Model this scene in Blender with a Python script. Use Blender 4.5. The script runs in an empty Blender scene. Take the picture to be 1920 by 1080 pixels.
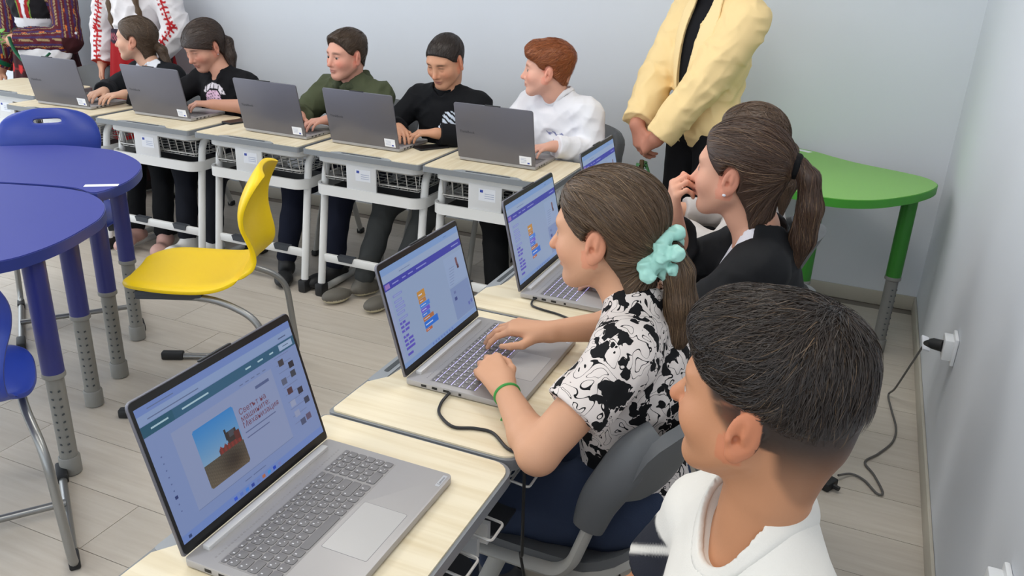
import bpy, bmesh, math, random
import numpy as np
from mathutils import Vector, Matrix

SC = bpy.context.scene
COL = SC.collection
random.seed(7)
np.random.seed(7)
PI = math.pi

# ------------------------------------------------------------------ camera
cam_d = bpy.data.cameras.new('camera')
cam = bpy.data.objects.new('camera', cam_d)
COL.objects.link(cam)
cam_d.sensor_width = 36.0
cam_d.lens = 1567.6 / 1920 * 36
cam_d.clip_start = 0.05
_r, _u, _f = (0.9191, 0.392, 0.04), (-0.1816, 0.3314, 0.9258), (-0.3496, 0.8582, -0.3758)
cam.matrix_world = Matrix(((_r[0], _u[0], -_f[0], 0), (_r[1], _u[1], -_f[1], 0), (_r[2], _u[2], -_f[2], 1.56), (0, 0, 0, 1)))
SC.camera = cam

# ------------------------------------------------------------------ world, lights, exposure
w = bpy.data.worlds.new('world')
SC.world = w
w.use_nodes = True
w.node_tree.nodes['Background'].inputs[0].default_value = (0.82, 0.91, 1.0, 1)
w.node_tree.nodes['Background'].inputs[1].default_value = 1.75
SC.view_settings.view_transform = 'Standard'
SC.view_settings.look = 'None'
SC.view_settings.exposure = 0.02
SC.view_settings.gamma = 1.0
SC.view_settings.use_curve_mapping = False

def area_light(name, loc, rot, sx, sy, power, color):
    l = bpy.data.lights.new(name, 'AREA')
    l.shape = 'RECTANGLE'; l.size = sx; l.size_y = sy; l.energy = power; l.color = color
    o = bpy.data.objects.new(name, l); COL.objects.link(o)
    o.location = loc; o.rotation_euler = rot
    return o
# daylight from the row of windows on the left side of the classroom
area_light('window_daylight', (-6.6, 1.2, 1.75), (0, -PI / 2, 0), 1.6, 5.0, 40, (0.86, 0.93, 1.0))
# ceiling panel lamps (their frames are built with the ceiling below)
LAMPS = [(-4.6, 2.4), (-2.4, 2.4), (-0.6, 2.4), (-4.6, 0.0), (-2.4, 0.0), (-0.6, 0.0)]
for lx, ly in LAMPS:
    area_light('ceiling_lamp_light', (lx, ly, 2.87), (0, 0, 0), 1.15, 0.55, 14, (1.0, 0.975, 0.94))

# ------------------------------------------------------------------ helpers
def lin(c):
    out = []
    for v in c[:3]:
        v = v / 255.0
        out.append(v / 12.92 if v <= 0.04045 else ((v + 0.055) / 1.055) ** 2.4)
    return tuple(out)

MATS = {}
def mat(name, rgb=(128, 128, 128), rough=0.5, metal=0.0, spec=0.5, noise=0.0, nscale=30.0, bump=0.0, bscale=80.0,
        attr=None, emit=None, estr=1.0, stretch=None, sheen=0.0, alpha=1.0, linear=None):
    if name in MATS:
        return MATS[name]
    m = bpy.data.materials.new(name); m.use_nodes = True
    nt = m.node_tree; b = nt.nodes['Principled BSDF']
    c = linear or lin(rgb)
    b.inputs['Base Color'].default_value = (*c, 1)
    b.inputs['Roughness'].default_value = rough
    b.inputs['Metallic'].default_value = metal
    b.inputs['Specular IOR Level'].default_value = spec
    if sheen:
        b.inputs['Sheen Weight'].default_value = sheen
        b.inputs['Sheen Roughness'].default_value = 0.5
    src = None
    if attr:
        a = nt.nodes.new('ShaderNodeAttribute'); a.attribute_name = attr
        src = a.outputs['Color']
        nt.links.new(src, b.inputs['Base Color'])
    tc = None
    if noise or bump:
        tc = nt.nodes.new('ShaderNodeTexCoord')
        vec = tc.outputs['Object']
        if stretch:
            mp = nt.nodes.new('ShaderNodeMapping'); mp.inputs['Scale'].default_value = stretch
            nt.links.new(vec, mp.inputs['Vector']); vec = mp.outputs['Vector']
    if noise:
        n = nt.nodes.new('ShaderNodeTexNoise'); n.inputs['Scale'].default_value = nscale; n.inputs['Detail'].default_value = 6
        nt.links.new(vec, n.inputs['Vector'])
        mr = nt.nodes.new('ShaderNodeMapRange')
        mr.inputs['To Min'].default_value = 1 - noise; mr.inputs['To Max'].default_value = 1 + noise
        nt.links.new(n.outputs['Fac'], mr.inputs['Value'])
        mx = nt.nodes.new('ShaderNodeMix'); mx.data_type = 'RGBA'; mx.blend_type = 'MULTIPLY'; mx.inputs['Factor'].default_value = 1
        if src: nt.links.new(src, mx.inputs['A'])
        else: mx.inputs['A'].default_value = (*c, 1)
        nt.links.new(mr.outputs['Result'], mx.inputs['B'])
        nt.links.new(mx.outputs['Result'], b.inputs['Base Color'])
    if bump:
        n2 = nt.nodes.new('ShaderNodeTexNoise'); n2.inputs['Scale'].default_value = bscale; n2.inputs['Detail'].default_value = 4
        nt.links.new(vec, n2.inputs['Vector'])
        bp = nt.nodes.new('ShaderNodeBump'); bp.inputs['Strength'].default_value = bump; bp.inputs['Distance'].default_value = 0.01
        nt.links.new(n2.outputs['Fac'], bp.inputs['Height']); nt.links.new(bp.outputs['Normal'], b.inputs['Normal'])
    if emit is not None:
        b.inputs['Emission Color'].default_value = (*lin(emit), 1)
        b.inputs['Emission Strength'].default_value = estr
    if alpha < 1: b.inputs['Alpha'].default_value = alpha
    MATS[name] = m
    return m

def tag(o, label=None, cat=None, group=None, kind=None):
    if label: o['label'] = label
    if cat: o['category'] = cat
    if group: o['group'] = group
    if kind: o['kind'] = kind
    return o

def thing(name, label, cat, loc=(0, 0, 0), rz=0.0, group=None):
    o = bpy.data.objects.new(name, None); COL.objects.link(o)
    o.empty_display_size = 0.05
    o.location = loc; o.rotation_euler = (0, 0, rz)
    return tag(o, label, cat, group)

def link(name, me, m=None, parent=None, loc=None, smooth=False, label=None):
    if m is not None and not me.materials:
        me.materials.append(m)
    if smooth:
        me.polygons.foreach_set('use_smooth', [True] * len(me.polygons))
    o = bpy.data.objects.new(name, me); COL.objects.link(o)
    if parent is not None: o.parent = parent
    if loc is not None: o.location = loc
    if label: o['label'] = label
    return o

def copy_tree(o, parent=None):
    c = o.copy(); COL.objects.link(c); c.parent = parent
    for ch in list(o.children):
        copy_tree(ch, c)
    return c

def auto_smooth(me, ang=40):
    me.polygons.foreach_set('use_smooth', [True] * len(me.polygons))
    try: me.set_sharp_from_angle(angle=math.radians(ang))
    except Exception: pass

class MB:
    """collects simple solids into one bmesh"""
    def __init__(s): s.bm = bmesh.new()
    def box(s, x0, x1, y0, y1, z0, z1, bev=0.0, seg=2, M=None):
        r = bmesh.ops.create_cube(s.bm, size=1.0)
        vs = r['verts']
        bmesh.ops.scale(s.bm, vec=(x1 - x0, y1 - y0, z1 - z0), verts=vs)
        bmesh.ops.translate(s.bm, vec=((x0 + x1) / 2, (y0 + y1) / 2, (z0 + z1) / 2), verts=vs)
        if bev:
            es = list({e for v in vs for e in v.link_edges})
            r = bmesh.ops.bevel(s.bm, geom=es, offset=bev, segments=seg, affect='EDGES', profile=0.5)
            vs = list({v for f in r['faces'] for v in f.verts} | {v for v in vs if v.is_valid})
        if M is not None: bmesh.ops.transform(s.bm, matrix=M, verts=vs)
        return vs
    def prism(s, pts, z0, z1, M=None, bev=0.0):
        lo = [s.bm.verts.new((x, y, z0)) for x, y in pts]
        hi = [s.bm.verts.new((x, y, z1)) for x, y in pts]
        n = len(pts)
        f1 = s.bm.faces.new(lo[::-1]); f2 = s.bm.faces.new(hi)
        for i in range(n):
            s.bm.faces.new((lo[i], lo[(i + 1) % n], hi[(i + 1) % n], hi[i]))
        if M is not None: bmesh.ops.transform(s.bm, matrix=M, verts=lo + hi)
        if bev:
            bmesh.ops.bevel(s.bm, geom=list(f2.edges) + list(f1.edges), offset=bev, segments=2, affect='EDGES', profile=0.5)
    def tube(s, pts, r, seg=10, closed=False, caps=True, radii=None, flat=1.0):
        P = [Vector(p) for p in pts]; n = len(P)
        rings = []
        nrm = None
        for i in range(n):
            if closed: t = (P[(i + 1) % n] - P[i - 1])
            else: t = P[min(i + 1, n - 1)] - P[max(i - 1, 0)]
            t.normalize()
            if nrm is None:
                a = Vector((0, 0, 1)) if abs(t.z) < 0.9 else Vector((1, 0, 0))
                nrm = t.cross(a).normalized()
            else:
                nrm = (nrm - t * nrm.dot(t)).normalized()
            bn = t.cross(nrm)
            rr = radii[i] if radii else r
            rings.append([s.bm.verts.new(P[i] + (nrm * math.cos(2 * PI * k / seg) + bn * math.sin(2 * PI * k / seg) * flat) * rr) for k in range(seg)])
        m = n if closed else n - 1
        for i in range(m):
            A, B = rings[i], rings[(i + 1) % n]
            for k in range(seg):
                s.bm.faces.new((A[k], A[(k + 1) % seg], B[(k + 1) % seg], B[k]))
        if caps and not closed:
            s.bm.faces.new(rings[0][::-1]); s.bm.faces.new(rings[-1])
    def lathe(s, prof, seg=24, c=(0, 0, 0)):
        rings = []
        for r, z in prof:
            rings.append([s.bm.verts.new((c[0] + r * math.cos(2 * PI * k / seg), c[1] + r * math.sin(2 * PI * k / seg), c[2] + z)) for k in range(seg)])
        for A, B in zip(rings, rings[1:]):
            for k in range(seg):
                s.bm.faces.new((A[k], A[(k + 1) % seg], B[(k + 1) % seg], B[k]))
        s.bm.faces.new(rings[0][::-1]); s.bm.faces.new(rings[-1])
    def strip(s, path, z0, z1, th):
        """upright band of thickness th following a 2-D path"""
        n = len(path); P = [Vector((x, y)) for x, y in path]
        out, inn = [], []
        for i in range(n):
            t = (P[min(i + 1, n - 1)] - P[max(i - 1, 0)]).normalized(); nn = Vector((-t.y, t.x))
            out.append(P[i] + nn * th / 2); inn.append(P[i] - nn * th / 2)
        s.prism([(p.x, p.y) for p in out] + [(p.x, p.y) for p in inn[::-1]], z0, z1)
    def mesh(s, name, smooth=True, ang=40):
        bmesh.ops.recalc_face_normals(s.bm, faces=s.bm.faces)
        me = bpy.data.meshes.new(name); s.bm.to_mesh(me); s.bm.free()
        if smooth: auto_smooth(me, ang)
        return me
    def build(s, name, m, parent=None, smooth=True, ang=40, label=None, kind=None):
        o = link(name, s.mesh(name, smooth, ang), m, parent, label=label)
        if kind: o['kind'] = kind
        return o

def fillet(pts, r, n=6):
    """3-D poly-line with its corners rounded"""
    P = [Vector(p) for p in pts]; out = [P[0]]
    for i in range(1, len(P) - 1):
        a, b, c = P[i - 1], P[i], P[i + 1]
        d1 = (a - b); d2 = (c - b)
        rr = min(r, d1.length * 0.49, d2.length * 0.49)
        p1 = b + d1.normalized() * rr; p2 = b + d2.normalized() * rr
        for k in range(n + 1):
            t = k / n
            out.append(p1 * (1 - t) ** 2 + b * 2 * t * (1 - t) + p2 * t * t)
    out.append(P[-1])
    return out

def spline(pts, n=10):
    P = [Vector(p) for p in pts]; out = []
    for i in range(len(P) - 1):
        p0, p1, p2, p3 = P[max(i - 1, 0)], P[i], P[i + 1], P[min(i + 2, len(P) - 1)]
        for k in range(n):
            t = k / n
            out.append(0.5 * ((2 * p1) + (p2 - p0) * t + (2 * p0 - 5 * p1 + 4 * p2 - p3) * t * t + (-p0 + 3 * p1 - 3 * p2 + p3) * t ** 3))
    out.append(P[-1])
    return out

def rrect(x0, x1, y0, y1, r, n=5):
    """rounded rectangle outline; r may be four radii (lower-left, lower-right, upper-right, upper-left)"""
    rs = r if isinstance(r, (tuple, list)) else (r,) * 4
    pts = []
    for (cx, cy, a0, q) in ((x0, y0, PI, 0), (x1, y0, 1.5 * PI, 1), (x1, y1, 0, 2), (x0, y1, 0.5 * PI, 3)):
        rr = rs[q]
        ccx = cx + rr * (1 if cx == x0 else -1); ccy = cy + rr * (1 if cy == y0 else -1)
        for k in range(n + 1):
            a = a0 + k / n * PI / 2
            pts.append((ccx + rr * math.cos(a), ccy + rr * math.sin(a)))
    return pts

def text_mesh(txt, size, align='LEFT', ext=0.0002):
    cu = bpy.data.curves.new('text', 'FONT'); cu.body = txt; cu.size = size; cu.extrude = ext; cu.align_x = align
    cu.resolution_u = 2
    o = bpy.data.objects.new('text_tmp', cu); COL.objects.link(o)
    dg = bpy.context.evaluated_depsgraph_get(); dg.update()
    me = bpy.data.meshes.new_from_object(o.evaluated_get(dg))
    bpy.data.objects.remove(o); bpy.data.curves.remove(cu)
    return me

def np_mesh(name, V, F, colors=None, smooth=True):
    """V (n,3); F (m,4) or (m,3)"""
    me = bpy.data.meshes.new(name)
    V = np.asarray(V, dtype=np.float32); F = np.asarray(F, dtype=np.int32)
    me.vertices.add(len(V)); me.vertices.foreach_set('co', V.ravel())
    k = F.shape[1]
    me.loops.add(F.size); me.loops.foreach_set('vertex_index', F.ravel())
    me.polygons.add(len(F))
    me.polygons.foreach_set('loop_start', np.arange(0, F.size, k, dtype=np.int32))
    if smooth: me.polygons.foreach_set('use_smooth', np.ones(len(F), dtype=bool))
    me.update(calc_edges=True)
    if colors is not None:
        ca = me.color_attributes.new('Col', 'FLOAT_COLOR', 'POINT')
        C4 = np.ones((len(V), 4), dtype=np.float32); C4[:, :3] = colors
        ca.data.foreach_set('color', C4.ravel())
    return me
# ------------------------------------------------------------------ setting
XR, YB = 0.395, 4.243           # right wall, back wall
XL, YF, ZC = -6.8, -2.6, 2.9

def tile_mat():
    m = bpy.data.materials.new('plank_tile'); m.use_nodes = True
    nt = m.node_tree; b = nt.nodes['Principled BSDF']; N = nt.nodes.new; L = nt.links.new
    g = N('ShaderNodeNewGeometry'); oi = N('ShaderNodeObjectInfo')
    mp = N('ShaderNodeMapping'); mp.inputs['Scale'].default_value = (2.2, 26, 1)
    add = N('ShaderNodeVectorMath'); add.operation = 'ADD'
    cx = N('ShaderNodeCombineXYZ'); mu = N('ShaderNodeMath'); mu.operation = 'MULTIPLY'; mu.inputs[1].default_value = 37
    L(oi.outputs['Random'], mu.inputs[0]); L(mu.outputs[0], cx.inputs['X'])
    L(g.outputs['Position'], add.inputs[0]); L(cx.outputs[0], add.inputs[1]); L(add.outputs[0], mp.inputs['Vector'])
    n = N('ShaderNodeTexNoise'); n.inputs['Scale'].default_value = 1.6; n.inputs['Detail'].default_value = 8; n.inputs['Roughness'].default_value = 0.6
    L(mp.outputs[0], n.inputs['Vector'])
    cr = N('ShaderNodeValToRGB'); e = cr.color_ramp.elements
    e[0].position = 0.3; e[0].color = (*lin((186, 176, 163)), 1); e[1].position = 0.72; e[1].color = (*lin((201, 193, 181)), 1)
    L(n.outputs['Fac'], cr.inputs['Fac'])
    hs = N('ShaderNodeHueSaturation'); mr = N('ShaderNodeMapRange'); mr.inputs['To Min'].default_value = 0.94; mr.inputs['To Max'].default_value = 1.04
    L(oi.outputs['Random'], mr.inputs['Value']); L(mr.outputs[0], hs.inputs['Value']); L(cr.outputs['Color'], hs.inputs['Color'])
    L(hs.outputs['Color'], b.inputs['Base Color'])
    b.inputs['Roughness'].default_value = 0.34; b.inputs['Specular IOR Level'].default_value = 0.45
    bp = N('ShaderNodeBump'); bp.inputs['Strength'].default_value = 0.06; L(n.outputs['Fac'], bp.inputs['Height']); L(bp.outputs['Normal'], b.inputs['Normal'])
    return m
M_TILE = tile_mat()
M_GROUT = mat('grout', (128, 120, 112), 0.8)
M_WALL = mat('wall_paint', (217, 221, 227), 0.62, spec=0.3, noise=0.012, nscale=3, bump=0.03, bscale=220)
M_CEIL = mat('ceiling_paint', (225, 225, 223), 0.8)
M_BASE = mat('baseboard_tile', (188, 182, 168), 0.4, noise=0.06, nscale=12)

b = MB(); b.box(XL, XR + 0.15, YF, YB + 0.15, -0.06, -0.002)
floor = tag(b.build('floor', M_GROUT, smooth=False), 'grey beige wood look tiled floor of the classroom', kind='structure')
PW, PL, GAP = 0.2083, 1.205, 0.0022
full = None
rows = range(-5, 14)
for k in rows:
    y0 = 1.466 + (k - 1) * PW; y1 = y0 + PW
    if y1 > YB + 0.12: y1 = min(y1, YB)
    if y0 >= YB: break
    off = [-1.75, -2.35, -1.40, -2.75][k % 4]
    x = off - 4 * PL
    while x < XR:
        xa, xb = max(x, XL), min(x + PL, XR)
        if xb - xa > 0.02:
            isfull = abs(xb - xa - PL) < 1e-6 and abs(y1 - y0 - PW) < 1e-6
            if isfull and full is not None:
                me = full
            else:
                q = MB(); hx = (xb - xa) / 2 - GAP / 2; hy = (y1 - y0) / 2 - GAP / 2
                q.prism([(-hx, -hy), (hx, -hy), (hx, hy), (-hx, hy)], -0.004, 0.0)
                me = q.mesh('plank', smooth=False)
                if isfull: full = me
            link('plank', me, M_TILE, floor, ((xa + xb) / 2, (y0 + y1) / 2, 0))
        x += PL

b = MB(); b.box(XL, XR + 0.15, YB, YB + 0.15, -0.06, ZC)
tag(b.build('wall_back', M_WALL, smooth=False), 'plain pale painted wall behind the far row of desks', kind='structure')
b = MB(); b.box(XR, XR + 0.15, YF, YB, -0.06, ZC)
tag(b.build('wall_right', M_WALL, smooth=False), 'plain pale painted wall on the right with a socket', kind='structure')
b = MB(); b.box(XL, XR + 0.15, YF, YB + 0.15, ZC, ZC + 0.1)
tag(b.build('ceiling', M_CEIL, smooth=False), 'white classroom ceiling', kind='structure')
b = MB(); b.box(XL, XR, YB - 0.011, YB - 0.0005, 0.0005, 0.072, 0.003)
tag(b.build('baseboard_back', M_BASE), 'tiled baseboard along the back wall', kind='structure')
b = MB(); b.box(XR - 0.011, XR - 0.0005, YF, YB - 0.012, 0.0005, 0.072, 0.003)
tag(b.build('baseboard_right', M_BASE), 'tiled baseboard along the right wall', kind='structure')
M_LAMPF = mat('lamp_frame', (235, 235, 235), 0.4)
M_LAMPG = mat('lamp_glow', (250, 248, 240), 0.5, emit=(255, 248, 235), estr=1.2)
for i, (lx, ly) in enumerate(LAMPS):
    t = thing('ceiling_lamp', 'flat white ceiling panel lamp ' + ['over the far left of the room', 'over the middle of the far row', 'above the girls of the side row', 'at the rear left of the room', 'at the rear middle of the room', 'just behind the camera by the wall'][i], 'lamp', (lx, ly, 2.89), group='panel lamps on the ceiling')
    b = MB(); b.box(-0.6, 0.6, -0.3, 0.3, -0.012, 0.0098, 0.003); b.build('frame', M_LAMPF, t)
    b = MB(); b.box(-0.57, 0.57, -0.27, 0.27, -0.015, -0.011); b.build('diffuser', M_LAMPG, t)

# ------------------------------------------------------------------ shared materials
def wood_mat():
    m = bpy.data.materials.new('pale_wood'); m.use_nodes = True
    nt = m.node_tree; b = nt.nodes['Principled BSDF']; N = nt.nodes.new; L = nt.links.new
    tc = N('ShaderNodeTexCoord'); mp = N('ShaderNodeMapping'); mp.inputs['Scale'].default_value = (22, 1.3, 3)
    oi = N('ShaderNodeObjectInfo'); ad = N('ShaderNodeVectorMath'); ad.operation = 'ADD'
    mu = N('ShaderNodeMath'); mu.operation = 'MULTIPLY'; mu.inputs[1].default_value = 11; L(oi.outputs['Random'], mu.inputs[0])
    L(tc.outputs['Object'], ad.inputs[0]); L(mu.outputs[0], ad.inputs[1]); L(ad.outputs[0], mp.inputs['Vector'])
    n = N('ShaderNodeTexNoise'); n.inputs['Scale'].default_value = 2.2; n.inputs['Detail'].default_value = 7; n.inputs['Distortion'].default_value = 0.4
    L(mp.outputs[0], n.inputs['Vector'])
    cr = N('ShaderNodeValToRGB'); e = cr.color_ramp.elements
    e[0].position = 0.32; e[0].color = (*lin((218, 202, 168)), 1); e[1].position = 0.6; e[1].color = (*lin((232, 220, 192)), 1)
    L(n.outputs['Fac'], cr.inputs['Fac']); L(cr.outputs['Color'], b.inputs['Base Color'])
    b.inputs['Roughness'].default_value = 0.42
    return m
M_WOOD = wood_mat()
M_EDGE = mat('grey_edge_plastic', (126, 130, 134), 0.45)
M_TRAY = mat('grey_tray_plastic', (150, 155, 160), 0.4)
M_SLOT = mat('dark_groove', (62, 68, 72), 0.5)
M_WHITE = mat('white_steel', (226, 226, 224), 0.38)
M_PLATE = mat('white_plate', (222, 222, 222), 0.45)
M_RUN = mat('grey_runner', (190, 190, 186), 0.4)
M_BLACK = mat('black_rubber', (26, 27, 29), 0.55)
M_GRIP = mat('dark_grip', (58, 62, 68), 0.6)
M_WIRE = mat('wire_steel', (205, 203, 198), 0.35, metal=0.3)
M_STICK = mat('white_sticker', (236, 238, 244), 0.5)
M_EU = mat('sticker_blue', (52, 74, 170), 0.5)
M_INK = mat('sticker_print', (170, 178, 205), 0.5)
M_BOXIN = mat('drawer_floor', (40, 42, 46), 0.7)

# ------------------------------------------------------------------ student desks
# local frame: the student sits at -y, student edge at y = 0, far edge at y = 0.405
DW = 0.2935
def desk_outline(inset, wave):
    x0, x1, y0, y1 = -DW + inset, DW - inset, inset, 0.405 - inset
    pts = rrect(x0, x1, y0, y1, (0.035, 0.035, 0.012, 0.012), 5)
    if wave:
        k = 12                                   # after lower-left, lower-right, before upper-right end
        head = pts[:18]                          # three corners
        tail = pts[18:]
        wv = []
        for i in range(13):
            t = i / 12; x = x1 - 0.05 - t * (2 * x1 - 0.10)
            s_ = max(0, min(1, (0.165 - abs(x)) / 0.06)); s_ = s_ * s_ * (3 - 2 * s_)
            wv.append((x, y1 - 0.034 * s_))
        pts = head + wv + tail
    return pts

def build_desk():
    t = bpy.data.objects.new('student_desk', None); COL.objects.link(t); t.empty_display_size = 0.05
    b = MB(); b.prism(desk_outline(0.006, True), 0.694, 0.710); top = b.build('desktop', M_WOOD, t, ang=30)
    b = MB(); b.prism(desk_outline(0.0, False), 0.684, 0.7065); b.build('edge_band', M_EDGE, top, ang=30)
    b = MB(); b.prism(rrect(-0.150, 0.150, 0.374, 0.404, 0.008, 3), 0.706, 0.7085); tr = b.build('pen_tray', M_TRAY, t)
    b = MB(); b.prism(rrect(-0.100, 0.100, 0.383, 0.394, 0.004, 3), 0.7085, 0.7092); b.build('pen_groove', M_SLOT, tr)
    def arc(y, hw, r):
        p = [(-hw, 0.06)]
        for k in range(9): a = PI - k / 8 * PI / 2; p.append((-hw + r + r * math.cos(a), y - r + r * math.sin(a)))
        for k in range(9): a = PI / 2 - k / 8 * PI / 2; p.append((hw - r + r * math.cos(a), y - r + r * math.sin(a)))
        p.append((hw, 0.06)); return p
    b = MB(); b.strip(arc(0.352, 0.262, 0.05), 0.648, 0.684, 0.010); b.build('apron', M_WHITE, t)
    b = MB(); b.strip(arc(0.358, 0.272, 0.055), 0.497, 0.543, 0.012); b.build('drawer_rim', M_WHITE, t)
    b = MB(); b.prism(rrect(-0.262, 0.262, 0.05, 0.345, 0.04, 4), 0.498, 0.504); b.build('drawer_floor', M_BOXIN, t)
    b = MB(); b.box(-0.052, 0.10, 0.347, 0.3575, 0.535, 0.655, 0.002); pl = b.build('front_plate', M_PLATE, t)
    b = MB(); b.box(-0.025, 0.052, 0.3575, 0.3585, 0.585, 0.637); b.build('sticker', M_STICK, pl, label='white printed inventory sticker')
    b = MB(); b.box(0.032, 0.046, 0.3585, 0.359, 0.62, 0.631)
    b.build('sticker_flag', M_EU, pl)
    b = MB()
    for q in range(3): b.box(-0.018, 0.024, 0.3585, 0.3588, 0.596 + q * 0.009, 0.5985 + q * 0.009)
    b.build('sticker_print', M_INK, pl, kind='stuff')
    # wire basket: rim, long wires and U shaped loops that reach past the student edge
    b = MB(); w_ = 0.0022
    for z, y0, y1 in ((0.640, 0.05, 0.335), (0.575, 0.06, 0.325)):
        b.tube(fillet([(-0.245, y0, z), (0.245, y0, z), (0.245, y1, z), (-0.245, y1, z), (-0.245, y0, z)], 0.02, 3), w_ * 1.2, 6, caps=False)
    for q in range(11):
        x = -0.235 + q * 0.047
        b.tube(fillet([(x, 0.05, 0.640), (x, 0.062, 0.575), (x, 0.075, 0.560), (x, 0.318, 0.560), (x, 0.335, 0.640)], 0.012, 3), w_, 5)
    for q in range(6):
        y = 0.08 + q * 0.046
        b.tube([(-0.245, y, 0.640), (-0.238, y, 0.561), (0.238, y, 0.561), (0.245, y, 0.640)], w_, 5)
    b.build('wire_basket', M_WIRE, t)
    for x in (-0.235, -0.16, 0.09, 0.19):
        b = MB()
        b.tube(fillet([(x - 0.026, 0.06, 0.648), (x - 0.026, -0.012, 0.640), (x + 0.026, -0.012, 0.640), (x + 0.026, 0.06, 0.648)], 0.008, 4), 0.0026, 6)
        b.build('basket_hook', M_WIRE, t)
    for sx in (-1, 1):
        x = sx * 0.257
        b = MB()
        b.tube(fillet([(x, 0.10, 0.66), (x, 0.24, 0.665), (x, 0.285, 0.61), (x, 0.362, 0.05)], 0.05, 5), 0.0175, 12)
        leg = b.build('leg', M_WHITE, t)
        b = MB(); b.tube(fillet([(x, 0.362, 0.05), (x, 0.37, 0.028), (x, 0.30, 0.026), (x, 0.03, 0.026)], 0.03, 4), 0.0165, 10); b.build('floor_runner', M_RUN, t)
        b = MB(); b.box(x - 0.021, x + 0.021, 0.335, 0.392, 0.0005, 0.062, 0.008); b.build('foot_cap', M_BLACK, leg)
        b = MB(); b.box(x - 0.021, x + 0.021, 0.005, 0.06, 0.0005, 0.05, 0.008); b.build('foot_cap', M_BLACK, leg)
    b = MB(); b.box(-0.25, 0.25, 0.330, 0.352, 0.166, 0.205, 0.006); fr = b.build('footrest', M_WHITE, t)
    for x in (-0.125, 0.125):
        b = MB(); b.prism([(x - 0.035, 0.183), (x + 0.035, 0.183), (x + 0.043, 0.2085), (x - 0.043, 0.2085)], 0.326, 0.357, M=Matrix(((1, 0, 0, 0), (0, 0, 1, 0), (0, 1, 0, 0), (0, 0, 0, 1))))
        b.build('foot_grip', M_GRIP, fr)
    return t
desk0 = build_desk(); _first = [True]
def place_desk(x, y, rz, label, group):
    o = desk0 if _first[0] else copy_tree(desk0); _first[0] = False
    o.location = (x, y, 0); o.rotation_euler = (0, 0, rz)
    tag(o, label, 'desk', group); return o
XE = -0.456            # student edge of the side row
YE = 3.412             # student edge of the far row
SIDE_Y = [0.8825, 1.4755, 2.0685, 2.6615]
side_lab = ['pale wood student desk under the laptop showing the tractor slide',
            'pale wood student desk at which the girl with mint scrunchie types',
            'pale wood student desk of the girl resting her hand on her mouth',
            'pale wood student desk at the far end of the side row, mostly hidden']
for yy, lb in zip(SIDE_Y, side_lab):
    place_desk(XE, yy, PI / 2, lb, 'student desks in the side row')
FAR_X = [-3.81, -3.19, -2.569, -1.959, -1.36]
far_lab = ['pale wood student desk of the girl in white blouse looking away',
           'pale wood student desk of the girl in the black print tee',
           'pale wood student desk behind the yellow chair, boy in olive hoodie',
           'pale wood student desk of the boy in the black pullover',
           'pale wood student desk of the red haired boy in white']
for xx, lb in zip(FAR_X, far_lab):
    place_desk(xx, YE, PI, lb, 'student desks in the far row')
place_desk(-4.49, 3.655, PI, 'pale wood student desk at the left edge, set back from its row', 'student desks in the far row')

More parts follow.
